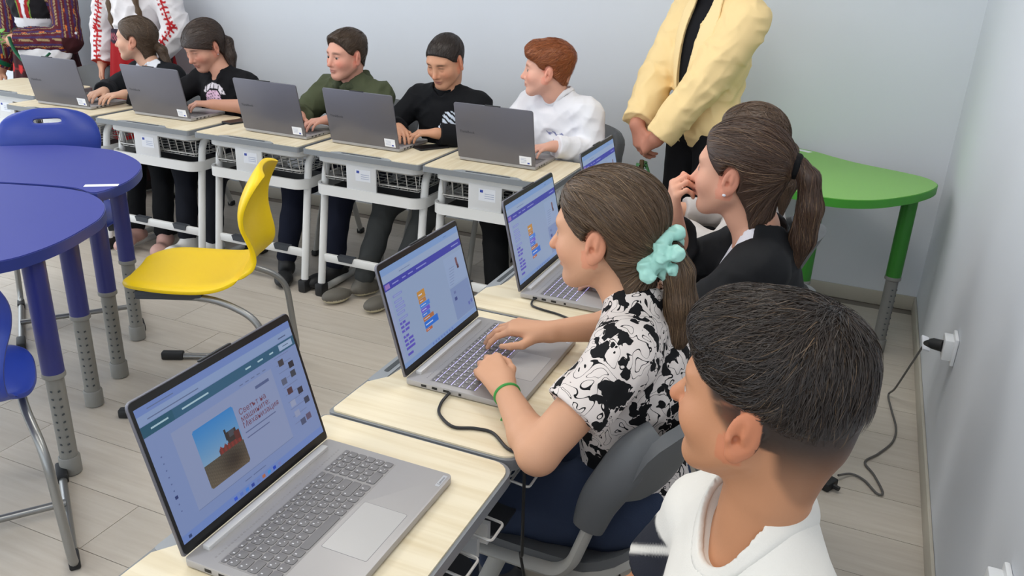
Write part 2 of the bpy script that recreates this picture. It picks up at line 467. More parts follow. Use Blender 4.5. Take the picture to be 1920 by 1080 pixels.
# ------------------------------------------------------------------ student chairs (grey)
M_CSEAT = mat('chair_dark_grey', (98, 100, 102), 0.5, spec=0.4)
M_CFRAME = mat('chair_light_grey', (178, 176, 170), 0.45)
def build_schair():
    """sitter faces +y, seat centre over the origin"""
    t = bpy.data.objects.new('student_chair', None); COL.objects.link(t); t.empty_display_size = 0.05
    # seat pan: curved grid with thickness
    def shell(nu, nv, fn, th, name, m, parent):
        b = MB(); bm = b.bm
        T = [[Vector(fn(i / nu, j / nv)) for j in range(nv + 1)] for i in range(nu + 1)]
        def nrm(i, j):
            a = T[min(i + 1, nu)][j] - T[max(i - 1, 0)][j]; c = T[i][min(j + 1, nv)] - T[i][max(j - 1, 0)]
            return a.cross(c).normalized()
        top = [[bm.verts.new(T[i][j] + nrm(i, j) * th / 2) for j in range(nv + 1)] for i in range(nu + 1)]
        bot = [[bm.verts.new(T[i][j] - nrm(i, j) * th / 2) for j in range(nv + 1)] for i in range(nu + 1)]
        for i in range(nu):
            for j in range(nv):
                bm.faces.new((top[i][j], top[i + 1][j], top[i + 1][j + 1], top[i][j + 1]))
                bm.faces.new((bot[i][j], bot[i][j + 1], bot[i + 1][j + 1], bot[i + 1][j]))
        ring = [(i, 0) for i in range(nu)] + [(nu, j) for j in range(nv)] + [(i, nv) for i in range(nu, 0, -1)] + [(0, j) for j in range(nv, 0, -1)]
        for q in range(len(ring)):
            a, c = ring[q], ring[(q + 1) % len(ring)]
            bm.faces.new((top[a[0]][a[1]], bot[a[0]][a[1]], bot[c[0]][c[1]], top[c[0]][c[1]]))
        return b.build(name, m, parent, ang=60)
    def se(u, v, p=3.2):
        # square (0..1)^2 -> superellipse-like rounded square in -1..1
        a, c = 2 * u - 1, 2 * v - 1
        m_ = max(abs(a), abs(c))
        if m_ < 1e-6: return 0.0, 0.0
        L_ = (abs(a) ** p + abs(c) ** p) ** (1 / p)
        return a * m_ / L_, c * m_ / L_
    def seat(u, v):
        x, y = se(u, v)
        z = 0.424 - 0.012 * (1 - x * x) * (1 - y * y) + (0.05 * max(0, -y - 0.45) ** 1.5 / 0.4) - 0.02 * max(0, y - 0.6)
        return (x * 0.198, y * 0.225 + 0.03, z)
    shell(12, 12, seat, 0.020, 'seat', M_CSEAT, t)
    shell(12, 12, lambda u, v: (seat(u, v)[0] * 1.012, (seat(u, v)[1] - 0.03) * 1.012 + 0.03, seat(u, v)[2] - 0.021), 0.020, 'seat_rim', M_CFRAME, t)
    def back(u, v):
        x, y = se(u, v, 4)
        z = 0.672 + y * 0.088
        yy = -0.205 - 0.055 * (y + 1) / 2 * 1.3 + 0.085 * abs(x) ** 2.2
        return (-x * 0.205, yy, z + 0.02 * (1 - x * x))
    shell(14, 8, back, 0.024, 'backrest', M_CSEAT, t)
    for s_ in (-1, 1):
        b = MB()
        b.tube(fillet([(s_ * 0.190, 0.19, 0.400), (s_ * 0.205, -0.03, 0.408), (s_ * 0.208, -0.06, 0.44), (s_ * 0.200, -0.10, 0.58), (s_ * 0.192, -0.13, 0.65)], 0.06, 6), 0.021, 12, flat=0.62)
        b.build('side_frame', M_CFRAME, t)
        b = MB()
        b.tube(spline([(s_ * 0.207, -0.085, 0.535), (s_ * 0.204, -0.10, 0.595), (s_ * 0.198, -0.128, 0.655), (s_ * 0.186, -0.155, 0.71), (s_ * 0.160, -0.19, 0.745)], 8), 0.03, 16, flat=0.55, radii=[0.031 + 0.010 * math.sin(PI * k / 32) for k in range(33)])
        b.build('backrest_arm', M_CSEAT, t)
        b = MB()
        b.tube(fillet([(s_ * 0.185, 0.10, 0.40), (s_ * 0.195, 0.17, 0.20), (s_ * 0.20, 0.215, 0.015)], 0.08, 5), 0.019, 12, flat=0.6)
        l1 = b.build('leg', M_CFRAME, t)
        b = MB(); b.box(s_ * 0.2 - 0.016, s_ * 0.2 + 0.016, 0.195, 0.235, 0.0005, 0.03, 0.006); b.build('foot_cap', M_BLACK, l1)
        b = MB()
        b.tube(fillet([(s_ * 0.185, -0.06, 0.40), (s_ * 0.195, -0.15, 0.20), (s_ * 0.20, -0.225, 0.015)], 0.08, 5), 0.019, 12, flat=0.6)
        l2 = b.build('leg', M_CFRAME, t)
        b = MB(); b.box(s_ * 0.2 - 0.016, s_ * 0.2 + 0.016, -0.245, -0.205, 0.0005, 0.03, 0.006); b.build('foot_cap', M_BLACK, l2)
    b = MB(); b.box(-0.19, 0.19, -0.05, -0.02, 0.372, 0.390, 0.004); b.box(-0.19, 0.19, 0.08, 0.11, 0.372, 0.390, 0.004)
    b.build('seat_support', M_CFRAME, t)
    return t
sch0 = build_schair(); _f2 = [True]
def place_schair(x, y, rz, label, group='grey student chairs'):
    o = sch0 if _f2[0] else copy_tree(sch0); _f2[0] = False
    o.location = (x, y, 0); o.rotation_euler = (0, 0, rz); tag(o, label, 'chair', group); return o
place_schair(-0.43, 1.492, PI / 2, 'grey student chair under the girl in black and white blouse')
place_schair(-0.31, 2.085, PI / 2, 'grey student chair under the girl in the black jacket')
place_schair(-0.33, 2.70, PI / 2, 'grey student chair at the far end of the side row')
place_schair(-0.07, 0.88, PI / 2 - 0.12, 'grey student chair under the boy in white in the foreground')
for x, y, rz, lb in ((-3.72, 3.74, PI + 0.1, 'grey student chair of the girl looking away in the far row'),
                     (-3.15, 3.72, PI, 'grey student chair under the girl in the black print tee'),
                     (-2.36, 3.70, PI, 'grey student chair under the boy in the olive hoodie'),
                     (-1.83, 3.70, PI - 0.1, 'grey student chair under the boy in the black pullover'),
                     (-1.26, 3.72, PI - 0.15, 'grey student chair under the red haired boy')):
    place_schair(x, y, rz, lb)
place_schair(-4.40, 3.69, PI + 0.15, 'empty grey student chair seen between the two left laptops')

# ------------------------------------------------------------------ moulded plastic chairs on chrome runners
M_CHROME = mat('brushed_tube', (150, 150, 148), 0.32, metal=0.75)
def build_pchair(M_SH, name):
    """shell chair, sitter faces +y; floor runners reach forward, uprights at the rear"""
    t = bpy.data.objects.new(name, None); COL.objects.link(t); t.empty_display_size = 0.05
    # profile of the shell along the body line: (y, z, half width)
    prof = [(0.222, 0.440, 0.060), (0.218, 0.452, 0.115), (0.200, 0.461, 0.152), (0.165, 0.468, 0.184), (0.115, 0.470, 0.206), (0.05, 0.466, 0.214), (-0.05, 0.462, 0.212), (-0.12, 0.468, 0.196),
            (-0.170, 0.489, 0.172), (-0.200, 0.528, 0.156), (-0.208, 0.572, 0.154), (-0.196, 0.622, 0.166), (-0.184, 0.672, 0.184), (-0.186, 0.726, 0.194),
            (-0.202, 0.776, 0.192), (-0.226, 0.822, 0.176), (-0.244, 0.850, 0.140), (-0.252, 0.861, 0.10)]
    P = [Vector((0, y, z)) for y, z, hw in prof]
    # refine
    Y = spline(P, 3); HW = spline([Vector((hw, 0, 0)) for _, _, hw in prof], 3)
    nu = len(Y) - 1; nv = 16; th = 0.0085
    b = MB(); bm = b.bm; top = []; bot = []
    for i, (p, h_) in enumerate(zip(Y, HW)):
        tg = (Y[min(i + 1, nu)] - Y[max(i - 1, 0)]).normalized(); nn = Vector((1, 0, 0)).cross(tg).normalized()
        # nn points to sitter side
        if nn.z < 0 and abs(tg.y) > abs(tg.z): nn = -nn
        r1 = []; r2 = []
        for j in range(nv + 1):
            s_ = 2 * j / nv - 1
            s2 = math.copysign(abs(s_) ** 0.9, s_)
            x = s2 * h_.x
            seatness = 1.0 if p.z < 0.492 else max(0.0, 1 - (p.z - 0.492) / 0.06)
            cup = (0.012 * seatness + 0.030 * (1 - seatness)) * abs(s_) ** 2.4
            edge = 0.012 * max(0, abs(s_) - 0.82) / 0.18
            q = Vector((x, p.y, p.z)) + nn * (cup * (1 if seatness < .5 else 1)) - nn * (edge if seatness > 0.5 else 0)
            r1.append(bm.verts.new(q + nn * th)); r2.append(bm.verts.new(q - nn * th))
        top.append(r1); bot.append(r2)
    hole = set()
    for i in range(nu):
        zc = (Y[i].z + Y[i + 1].z) / 2
        if 0.803 < zc < 0.824 and Y[i].y < -0.15:
            for j in range(nv):
                if 6 <= j <= 9: hole.add((i, j))
    for i in range(nu):
        for j in range(nv):
            if (i, j) in hole: continue
            bm.faces.new((top[i][j], top[i + 1][j], top[i + 1][j + 1], top[i][j + 1]))
            bm.faces.new((bot[i][j], bot[i][j + 1], bot[i + 1][j + 1], bot[i + 1][j]))
    for (i, j) in hole:
        for (di, dj, e) in ((-1, 0, ((i, j), (i, j + 1))), (1, 0, ((i + 1, j), (i + 1, j + 1))), (0, -1, ((i, j), (i + 1, j))), (0, 1, ((i, j + 1), (i + 1, j + 1)))):
            if (i + di, j + dj) not in hole:
                a, c = e
                bm.faces.new((top[a[0]][a[1]], bot[a[0]][a[1]], bot[c[0]][c[1]], top[c[0]][c[1]]))
    ring = [(i, 0) for i in range(nu)] + [(nu, j) for j in range(nv)] + [(i, nv) for i in range(nu, 0, -1)] + [(0, j) for j in range(nv, 0, -1)]
    for q in range(len(ring)):
        a, c = ring[q], ring[(q + 1) % len(ring)]
        bm.faces.new((top[a[0]][a[1]], bot[a[0]][a[1]], bot[c[0]][c[1]], top[c[0]][c[1]]))
    sh = b.build('shell', M_SH, t, ang=70)
    sd = sh.modifiers.new('soft', 'SUBSURF'); sd.levels = 1; sd.render_levels = 1
    for s_ in (-1, 1):
        b = MB()
        b.tube(fillet([(s_ * 0.165, 0.15, 0.436), (s_ * 0.172, -0.10, 0.432), (s_ * 0.205, -0.255, 0.365), (s_ * 0.222, -0.285, 0.013), (s_ * 0.222, 0.225, 0.013)], 0.075, 8), 0.0118, 12)
        fr = b.build('leg_frame', M_CHROME, t)
        b = MB(); b.box(s_ * 0.222 - 0.016, s_ * 0.222 + 0.016, 0.165, 0.25, 0.0005, 0.032, 0.006); b.build('runner_cap', M_BLACK, fr)
        b = MB(); b.box(s_ * 0.222 - 0.014, s_ * 0.222 + 0.014, -0.262, -0.20, 0.0005, 0.0275, 0.005); b.build('runner_cap', M_BLACK, fr)
        b = MB(); b.box(s_ * 0.168 - 0.014, s_ * 0.168 + 0.014, -0.06, 0.16, 0.426, 0.458, 0.006); b.build('seat_bracket', M_GRIP, t)
    b = MB(); b.tube([(-0.222, 0.02, 0.03), (0.222, 0.02, 0.03)], 0.011, 12); b.build('cross_bar', M_CHROME, t)
    return t
def yaw_of(fx, fy): return math.atan2(-fx, fy)      # rotation that turns +y into (fx, fy)
M_YEL = mat('yellow_plastic', (240, 203, 6), 0.42, spec=0.35)
M_BLU = mat('blue_plastic', (34, 58, 150), 0.36, spec=0.45)
yc = build_pchair(M_YEL, 'plastic_chair')
tag(yc, 'bright yellow moulded plastic chair on grey tube runners', 'chair'); yc.location = (-2.06, 2.12, 0); yc.rotation_euler = (0, 0, yaw_of(-0.898, -0.44))
bc = build_pchair(M_BLU, 'plastic_chair')
tag(bc, 'blue moulded plastic chair cut by the left edge, in front of the tables', 'chair', 'blue plastic chairs'); bc.location = (-2.03, 1.17, 0); bc.rotation_euler = (0, 0, yaw_of(-0.8, 0.6))
bc2 = copy_tree(bc)
tag(bc2, 'blue moulded plastic chair behind the two blue tables', 'chair', 'blue plastic chairs'); bc2.location = (-3.5, 2.86, 0); bc2.rotation_euler = (0, 0, yaw_of(0.35, -0.94))

# ------------------------------------------------------------------ coloured petal tables
def build_ptable(name, outline, z, th, M_TOP, M_RIM, M_LEGU, M_LEGL, legs, split):
    t = bpy.data.objects.new(name, None); COL.objects.link(t); t.empty_display_size = 0.05
    b = MB(); b.prism(outline, z - th, z - 0.002, bev=0.004); tp = b.build('table_rim', M_RIM, t, ang=35)
    cx = sum(p[0] for p in outline) / len(outline); cy = sum(p[1] for p in outline) / len(outline)
    b = MB(); b.prism([(cx + (x - cx) * 0.99, cy + (y - cy) * 0.99) for x, y in outline], z - 0.003, z); b.build('tabletop', M_TOP, t, ang=30)
    for x, y in legs:
        b = MB(); b.lathe([(0.031, 0.0), (0.031, z - th - split)], 20, (x, y, split)); lg = b.build('leg', M_LEGU, t)
        b = MB(); b.lathe([(0.0255, 0.0), (0.0255, split + 0.01 - 0.055)], 20, (x, y, 0.055)); lo = b.build('leg_tube', M_LEGL, lg)
        b = MB(); b.lathe([(0.026, 0.0005), (0.031, 0.004), (0.031, 0.058), (0.028, 0.062)], 20, (x, y, 0)); b.build('leg_foot', M_LEGL, lg)
        b = MB(); b.lathe([(0.0285, -0.012), (0.033, -0.008), (0.033, 0.002), (0.031, 0.006)], 20, (x, y, split)); b.build('leg_collar', M_LEGL, lg)
        b = MB()
        for q in range(int((split - 0.09) / 0.026)):
            z0 = 0.085 + q * 0.026
            b.box(x + 0.0245, x + 0.0262, y - 0.012 - 0.004, y - 0.012 + 0.004, z0, z0 + 0.005)
            b.box(x - 0.0035 + 0.008, x + 0.0035 + 0.008, y - 0.0258, y - 0.024, z0, z0 + 0.005)
        b.build('height_mark', M_SLOT, lg, kind='stuff')
    return t
M_TBLUE = mat('table_blue_top', (56, 64, 146), 0.55, spec=0.3, noise=0.02, nscale=6)
M_TBRIM = mat('table_blue_rim', (42, 56, 130), 0.4)
M_LBLUE = mat('leg_blue', (44, 48, 116), 0.4)
M_LGREY = mat('leg_grey', (132, 130, 124), 0.42)
def ell_outline(cx, cy, a, c, rot, n=48, p=2.0, a0=0, a1=2 * PI):
    pts = []
    for k in range(n):
        q = a0 + (a1 - a0) * k / n
        x = math.copysign(abs(math.cos(q)) ** (2 / p), math.cos(q)) * a; y = math.copysign(abs(math.sin(q)) ** (2 / p), math.sin(q)) * c
        pts.append((cx + x * math.cos(rot) - y * math.sin(rot), cy + x * math.sin(rot) + y * math.cos(rot)))
    return pts
def smooth_outline(pts, n=4):
    P = [Vector((x, y, 0)) for x, y in pts]; N_ = len(P); out = []
    for i in range(N_):
        p0, p1, p2, p3 = P[i - 1], P[i], P[(i + 1) % N_], P[(i + 2) % N_]
        for k in range(n):
            t = k / n
            v = 0.5 * ((2 * p1) + (p2 - p0) * t + (2 * p0 - 5 * p1 + 4 * p2 - p3) * t * t + (-p0 + 3 * p1 - 3 * p2 + p3) * t ** 3)
            out.append((v.x, v.y))
    return out
def ccw(pts):
    a = sum(pts[i - 1][0] * pts[i][1] - pts[i][0] * pts[i - 1][1] for i in range(len(pts)))
    return pts if a > 0 else pts[::-1]
T2 = [(-2.031, 1.391), (-2.017, 1.485), (-2.032, 1.59), (-2.072, 1.708), (-2.109, 1.79), (-2.176, 1.87), (-2.257, 1.928), (-2.35, 1.966), (-2.43, 1.972),
      (-2.515, 1.96), (-2.625, 1.927), (-2.701, 1.900), (-2.82, 1.84), (-2.90, 1.65), (-2.85, 1.38), (-2.62, 1.2), (-2.32, 1.16), (-2.12, 1.25)]
T1 = [(-2.338, 1.984), (-2.361, 2.14), (-2.464, 2.303), (-2.586, 2.396), (-2.746, 2.456), (-2.857, 2.452), (-2.997, 2.419), (-3.097, 2.352), (-3.181, 2.274),
      (-3.27, 2.12), (-3.20, 1.98), (-2.98, 1.90), (-2.83, 1.872), (-2.70, 1.916), (-2.625, 1.944), (-2.515, 1.977), (-2.43, 1.989)]
def local_table(name, pts, z, legs, label, mats, split, group=None, n=4):
    cx = sum(p[0] for p in pts) / len(pts); cy = sum(p[1] for p in pts) / len(pts)
    o = build_ptable(name, [(x - cx, y - cy) for x, y in ccw(smooth_outline(pts, n))], z, 0.034, *mats, [(x - cx, y - cy) for x, y in legs], split)
    o.location = (cx, cy, 0); tag(o, label, 'table', group); return o, cx, cy
BM = (M_TBLUE, M_TBRIM, M_LBLUE, M_LGREY)
t2o, _, _ = local_table('petal_table', T2, 0.74, [(-2.062, 1.505), (-2.328, 1.834), (-2.78, 1.70), (-2.60, 1.28)], 'blue rounded table nearest the camera on the left', BM, 0.345, 'blue rounded tables')
t1o, cx1, cy1 = local_table('petal_table', T1, 0.74, [(-2.415, 2.03), (-2.60, 2.30), (-3.08, 2.24), (-3.05, 2.0)], 'blue rounded table farther back, with a white label on its edge', BM, 0.345, 'blue rounded tables')
b = MB(); b.prism([(-0.055, -0.014), (0.055, -0.014), (0.055, 0.014), (-0.055, 0.014)], 0.7401, 0.7406)
lb_ = b.build('paper_label', M_STICK, t1o, label='white paper label'); lb_.location = (-2.395 - cx1, 2.055 - cy1, 0); lb_.rotation_euler = (0, 0, 0.62)
M_TGRN = mat('table_green_top', (132, 190, 92), 0.42, noise=0.02, nscale=6)
M_TGRIM = mat('table_green_rim', (62, 150, 42), 0.4)
M_LGRN = mat('leg_green', (44, 122, 34), 0.4)
M_LGR2 = mat('leg_grey_dark', (122, 122, 120), 0.42)
G = [(0.331, 3.80), (0.315, 3.70), (0.262, 3.585), (0.205, 3.50), (0.115, 3.395), (0.02, 3.335), (-0.06, 3.318), (-0.14, 3.33), (-0.30, 3.42), (-0.43, 3.60),
     (-0.48, 3.86), (-0.45, 4.10), (-0.37, 4.19), (-0.28, 4.205), (-0.18, 4.165), (-0.10, 4.10), (0.0, 4.03), (0.10, 3.985), (0.20, 3.945), (0.29, 3.89)]
go, gx, gy = local_table('petal_table', G, 0.73, [(0.235, 3.66), (-0.11, 3.43), (-0.38, 4.02)], 'light green wave shaped table in the room corner', (M_TGRN, M_TGRIM, M_LGRN, M_LGR2), 0.345)
b = MB(); b.prism([(-0.04, -0.016), (0.04, -0.016), (0.04, 0.016), (-0.04, 0.016)], 0.7301, 0.7306)
lb_ = b.build('paper_label', M_STICK, go, label='white paper label'); lb_.location = (-0.235 - gx, 4.15 - gy, 0); lb_.rotation_euler = (0, 0, -0.5)
bc2.location = (-2.965, 2.335, 0); bc2.rotation_euler = (0, 0, yaw_of(0.78, -0.62))

# ------------------------------------------------------------------ laptops
M_ALU = mat('laptop_grey', (170, 167, 166), 0.4, metal=0.25)
M_LID = mat('laptop_lid', (114, 113, 121), 0.36, metal=0.5)
M_HINGE = mat('hinge_bar', (206, 205, 203), 0.4, metal=0.2)
M_BEZEL = mat('screen_bezel', (16, 16, 17), 0.35)
M_KEYBED = mat('key_bed', (152, 149, 148), 0.5)
M_KEY = mat('key_cap', (118, 116, 117), 0.5)
M_KEYL = mat('key_legend', (214, 214, 216), 0.5)
M_PAD = mat('track_pad', (184, 182, 180), 0.34, metal=0.2)
M_PADL = mat('pad_groove', (120, 120, 122), 0.5)
M_LOGO = mat('lid_logo', (62, 62, 68), 0.4, metal=0.3)
M_TAG = mat('brand_tag', (205, 206, 210), 0.3, metal=0.6)
M_PORT = mat('port_black', (20, 20, 22), 0.5)
M_BACKLIT = mat('key_backlight', (220, 215, 255), 0.5, emit=(190, 180, 255), estr=0.75)
LW, LD, BT = 0.1785, 0.250, 0.0155         # half width, depth, base thickness
# keyboard layout: rows of widths in key units, from the F row down
KROWS = [([1] * 13 + [1.2], [1] * 4, 0.6), ([1] * 13 + [1.6], [1] * 4, 1), ([1.45] + [1] * 12 + [1.15], [1] * 4, 1), ([1.7] + [1] * 11 + [1.9], [1] * 4, 1),
         ([1.15] + [1] * 11 + [2.45], [1] * 4, 1), ([1.2, 1, 1, 1.1, 5.2, 1.1, 1.1, 1, 1, 1], [2, 1, 1], 1)]
def key_rects():
    out = []
    U, V_, g = 0.0172, 0.0178, 0.0024
    x_left = -0.163; y = -0.047
    for main, num, h_ in KROWS:
        hh = V_ * h_
        tot = sum(main); sc = 14.6 / tot
        x = x_left
        for w_ in main:
            out.append((x + g / 2, x + w_ * sc * U - g / 2, y - hh + g / 2, y - g / 2)); x += w_ * sc * U
        x = x_left + 14.6 * U + 0.0045; scn = 4.0 / sum(num)
        for w_ in num:
            out.append((x + g / 2, x + w_ * scn * U - g / 2, y - hh + g / 2, y - g / 2)); x += w_ * scn * U
        y -= hh
    return out
KEYS = key_rects()
def scr_mesh(name, rects, polys=(), grid=None):
    """flat print of a display: coloured rectangles layered by a tenth of a millimetre; x right, y up, in metres"""
    V, F, C = [], [], []
    def quad(p, c):
        n = len(V); V.extend(p); F.append([n, n + 1, n + 2, n + 3]); C.extend([c] * 4)
    for x0, x1, y0, y1, c, l_ in rects:
        z = 0.00008 * l_
        quad([(x0, y0, z), (x1, y0, z), (x1, y1, z), (x0, y1, z)], lin(c))
    for pts, c, l_ in polys:
        z = 0.00008 * l_
        quad([(x, y, z) for x, y in pts], lin(c))
    if grid:
        x0, x1, y0, y1, nx, ny, l_, fn = grid
        for i in range(nx):
            for j in range(ny):
                a, c_ = i / nx, j / ny
                col = fn((i + 0.5) / nx, (j + 0.5) / ny)
                if col is None: continue
                xa, xb = x0 + (x1 - x0) * a, x0 + (x1 - x0) * (i + 1) / nx; ya, yb = y0 + (y1 - y0) * c_, y0 + (y1 - y0) * (j + 1) / ny
                quad([(xa, ya, 0.00008 * l_), (xb, ya, 0.00008 * l_), (xb, yb, 0.00008 * l_), (xa, yb, 0.00008 * l_)], lin(col))
    return np_mesh(name, V, F, C, smooth=False)
def screen_mat(name, strength):
    m = bpy.data.materials.new(name); m.use_nodes = True; nt = m.node_tree; b = nt.nodes['Principled BSDF']
    a = nt.nodes.new('ShaderNodeAttribute'); a.attribute_name = 'Col'
    nt.links.new(a.outputs['Color'], b.inputs['Emission Color']); b.inputs['Emission Strength'].default_value = strength
    b.inputs['Base Color'].default_value = (0.01, 0.01, 0.012, 1); b.inputs['Roughness'].default_value = 0.35; b.inputs['Specular IOR Level'].default_value = 0.35
    return m
M_SCR = screen_mat('display_glow', 0.75)
SW, SH = 0.1715, 0.2145       # half width of the display, height

def build_laptop(kind, screen=None, texts=(), backlit=False, lean=16, user_side=True, sticker=True):
    """user sits at -y; hinge line at y = 0; z = 0 on the desk top"""
    t = bpy.data.objects.new('laptop', None); COL.objects.link(t); t.empty_display_size = 0.05
    b = MB(); b.prism(rrect(-LW, LW, -LD, 0.004, (0.010, 0.010, 0.006, 0.006), 4), 0.003, BT, bev=0.0012); base = b.build('base', M_ALU, t, ang=35)
    b = MB()
    for x in (-0.15, 0.15):
        for y in (-0.22, -0.03): b.box(x - 0.02, x + 0.02, y - 0.006, y + 0.006, 0.0004, 0.0032)
    b.build('rubber_foot', M_BLACK, base, kind='stuff')
    b = MB(); b.box(-0.150, 0.150, -0.0175, -0.0045, BT - 0.004, BT + 0.0068, 0.0018); b.build('hinge_bar', M_HINGE, base)
    b = MB()
    for k in range(46): b.box(-0.158 + k * 0.0069, -0.158 + k * 0.0069 + 0.004, -0.036, -0.0335, BT, BT + 0.0002)
    b.build('speaker_slot', M_KEYBED, base, kind='stuff')
    # ports on the left flank
    b = MB()
    for y0, y1 in ((-0.045, -0.033), (-0.07, -0.058), (-0.098, -0.084), (-0.125, -0.119)):
        b.box(-LW - 0.0003, -LW + 0.003, y0, y1, 0.006, 0.0115)
    b.build('port', M_PORT, base, kind='stuff')
    kb = MB(); kb.box(-0.1645, 0.160, -0.1485, -0.0455, BT + 0.00002, BT + 0.0003); kbo = kb.build('keyboard', M_KEYBED, t, smooth=False)
    if kind in ('near', 'mid'):
        cache = {}
        for q, (x0, x1, y0, y1) in enumerate(KEYS):
            key = (round(x1 - x0, 4), round(y1 - y0, 4))
            if key not in cache:
                w_, h_ = key; kk = MB()
                kk.prism(rrect(-w_ / 2, w_ / 2, -h_ / 2, h_ / 2, (0.0032, 0.0032, 0.0012, 0.0012), 2), 0, 0.0014, bev=0.0003)
                cache[key] = kk.mesh('key', ang=35); cache[key].materials.append(M_KEY)
            link('key', cache[key], None, kbo, ((x0 + x1) / 2, (y0 + y1) / 2, BT + 0.0003))
        lg = MB()
        for q, (x0, x1, y0, y1) in enumerate(KEYS):
            if x1 - x0 > 0.06: continue
            s_ = 0.0022; cx_, cy_ = x0 + 0.0045, y1 - 0.0052
            lg.box(cx_ - s_ / 2, cx_ + s_ / 2, cy_ - s_ * 0.7, cy_ + s_ * 0.7, BT + 0.0017, BT + 0.00185)
            if (q * 7) % 3 == 0: lg.box(cx_ + 0.005, cx_ + 0.0065, cy_ - 0.005, cy_ - 0.0032, BT + 0.0017, BT + 0.00185)
        lg.build('key_legends', M_KEYL, kbo, smooth=False, kind='stuff')
        if backlit:
            g_ = MB()
            for (x0, x1, y0, y1) in KEYS: g_.box(x0 + 0.001, x1 - 0.001, y0 - 0.0017, y0 - 0.0002, BT + 0.0003, BT + 0.0006)
            g_.build('key_backlight', M_BACKLIT, kbo, smooth=False, kind='stuff')
    else:
        kk = MB()
        for (x0, x1, y0, y1) in KEYS: kk.box(x0, x1, y0, y1, BT + 0.0003, BT + 0.0015)
        ko = kk.build('keys', M_KEY, kbo, smooth=False, kind='stuff')
        if backlit:
            g_ = MB()
            for (x0, x1, y0, y1) in KEYS: g_.box(x0 + 0.001, x1 - 0.001, y0 - 0.0017, y0 - 0.0002, BT + 0.0003, BT + 0.0006)
            g_.build('key_backlight', M_BACKLIT, kbo, smooth=False, kind='stuff')
    b = MB(); b.prism(rrect(-0.071, 0.049, -0.235, -0.157, 0.003, 3), BT, BT + 0.0002); tp = b.build('touchpad', M_PAD, base)
    b = MB(); b.prism(rrect(-0.0717, 0.0497, -0.2357, -0.1563, 0.0035, 3), BT, BT + 0.0001); b.build('touchpad_gap', M_PADL, tp)
    b = MB(); b.prism(rrect(0.137, 0.170, -0.2445, -0.2365, 0.001, 2), BT, BT + 0.0004); tg_ = b.build('brand_tag', M_TAG, base)
    me = text_mesh('Lenovo', 0.0072, 'CENTER', 0.0001); o = link('brand_text', me, M_LOGO, tg_); o.location = (0.1535, -0.2428, BT + 0.0004)
    # lid, turned about the hinge
    a = math.radians(lean)
    LM = Matrix.Translation((0, 0.001, BT - 0.002)) @ Matrix.Rotation(-a, 4, 'X')
    def lidobj(o): o.matrix_local = LM @ o.matrix_local; return o
    LH = 0.2445
    # lid local: x right, z up along the lid, screen faces -y
    b = MB(); b.prism(rrect(-LW, LW, 0, LH, (0.003, 0.003, 0.010, 0.010), 4), -0.0025, 0.0032, M=Matrix(((1, 0, 0, 0), (0, 0, 1, 0.0036), (0, 1, 0, 0.004), (0, 0, 0, 1))), bev=0.0012)
    lid = b.build('lid', M_LID, t, ang=35); lid.matrix_local = LM
    b = MB(); b.prism(rrect(-LW + 0.0016, LW - 0.0016, 0.001, LH - 0.0016, 0.008, 4), 0, 0.0006, M=Matrix(((1, 0, 0, 0), (0, 0, -1, 0.0011), (0, 1, 0, 0.004), (0, 0, 0, 1))))
    b.build('bezel', M_BEZEL, lid, ang=35)
    b = MB(); b.box(-0.035, 0.035, 0.0004, 0.0066, LH + 0.0035, LH + 0.0068, 0.001); b.build('camera_lip', M_BEZEL, lid)
    if screen is not None:
        me = screen; o = link('screen', me, M_SCR, lid)
        o.matrix_local = Matrix(((1, 0, 0, 0), (0, 0, -1, 0.0004), (0, 1, 0, 0.0205), (0, 0, 0, 1)))
        for txt, size, x, y, m_ in texts:
            tm = text_mesh(txt, size, 'LEFT', 0.00001); q = link('screen_text', tm, m_, lid)
            q.matrix_local = Matrix(((1, 0, 0, x), (0, 0, -1, 0.00005 - 0.0005), (0, 1, 0, 0.0205 + y), (0, 0, 0, 1)))
    me = text_mesh('ThinkBook', 0.0155, 'LEFT', 0.0001); o = link('lid_logo', me, M_LOGO, lid)
    o.matrix_local = Matrix(((-1, 0, 0, LW - 0.018), (0, 0, 1, 0.00702), (0, 1, 0, 0.118), (0, 0, 0, 1)))
    if sticker:
        b = MB(); b.box(-LW + 0.016, -LW + 0.070, 0.0068, 0.0072, 0.010, 0.047); st = b.build('sticker', M_STICK, lid, label='white printed inventory sticker')
        b = MB(); b.box(-LW + 0.024, -LW + 0.034, 0.0072, 0.0074, 0.014, 0.021); b.build('sticker_flag', M_EU, st)
        b = MB()
        for k in range(4): b.box(-LW + 0.038, -LW + 0.064, 0.0072, 0.00735, 0.018 + k * 0.006, 0.0198 + k * 0.006)
        b.build('sticker_print', M_INK, st, kind='stuff')
    return t

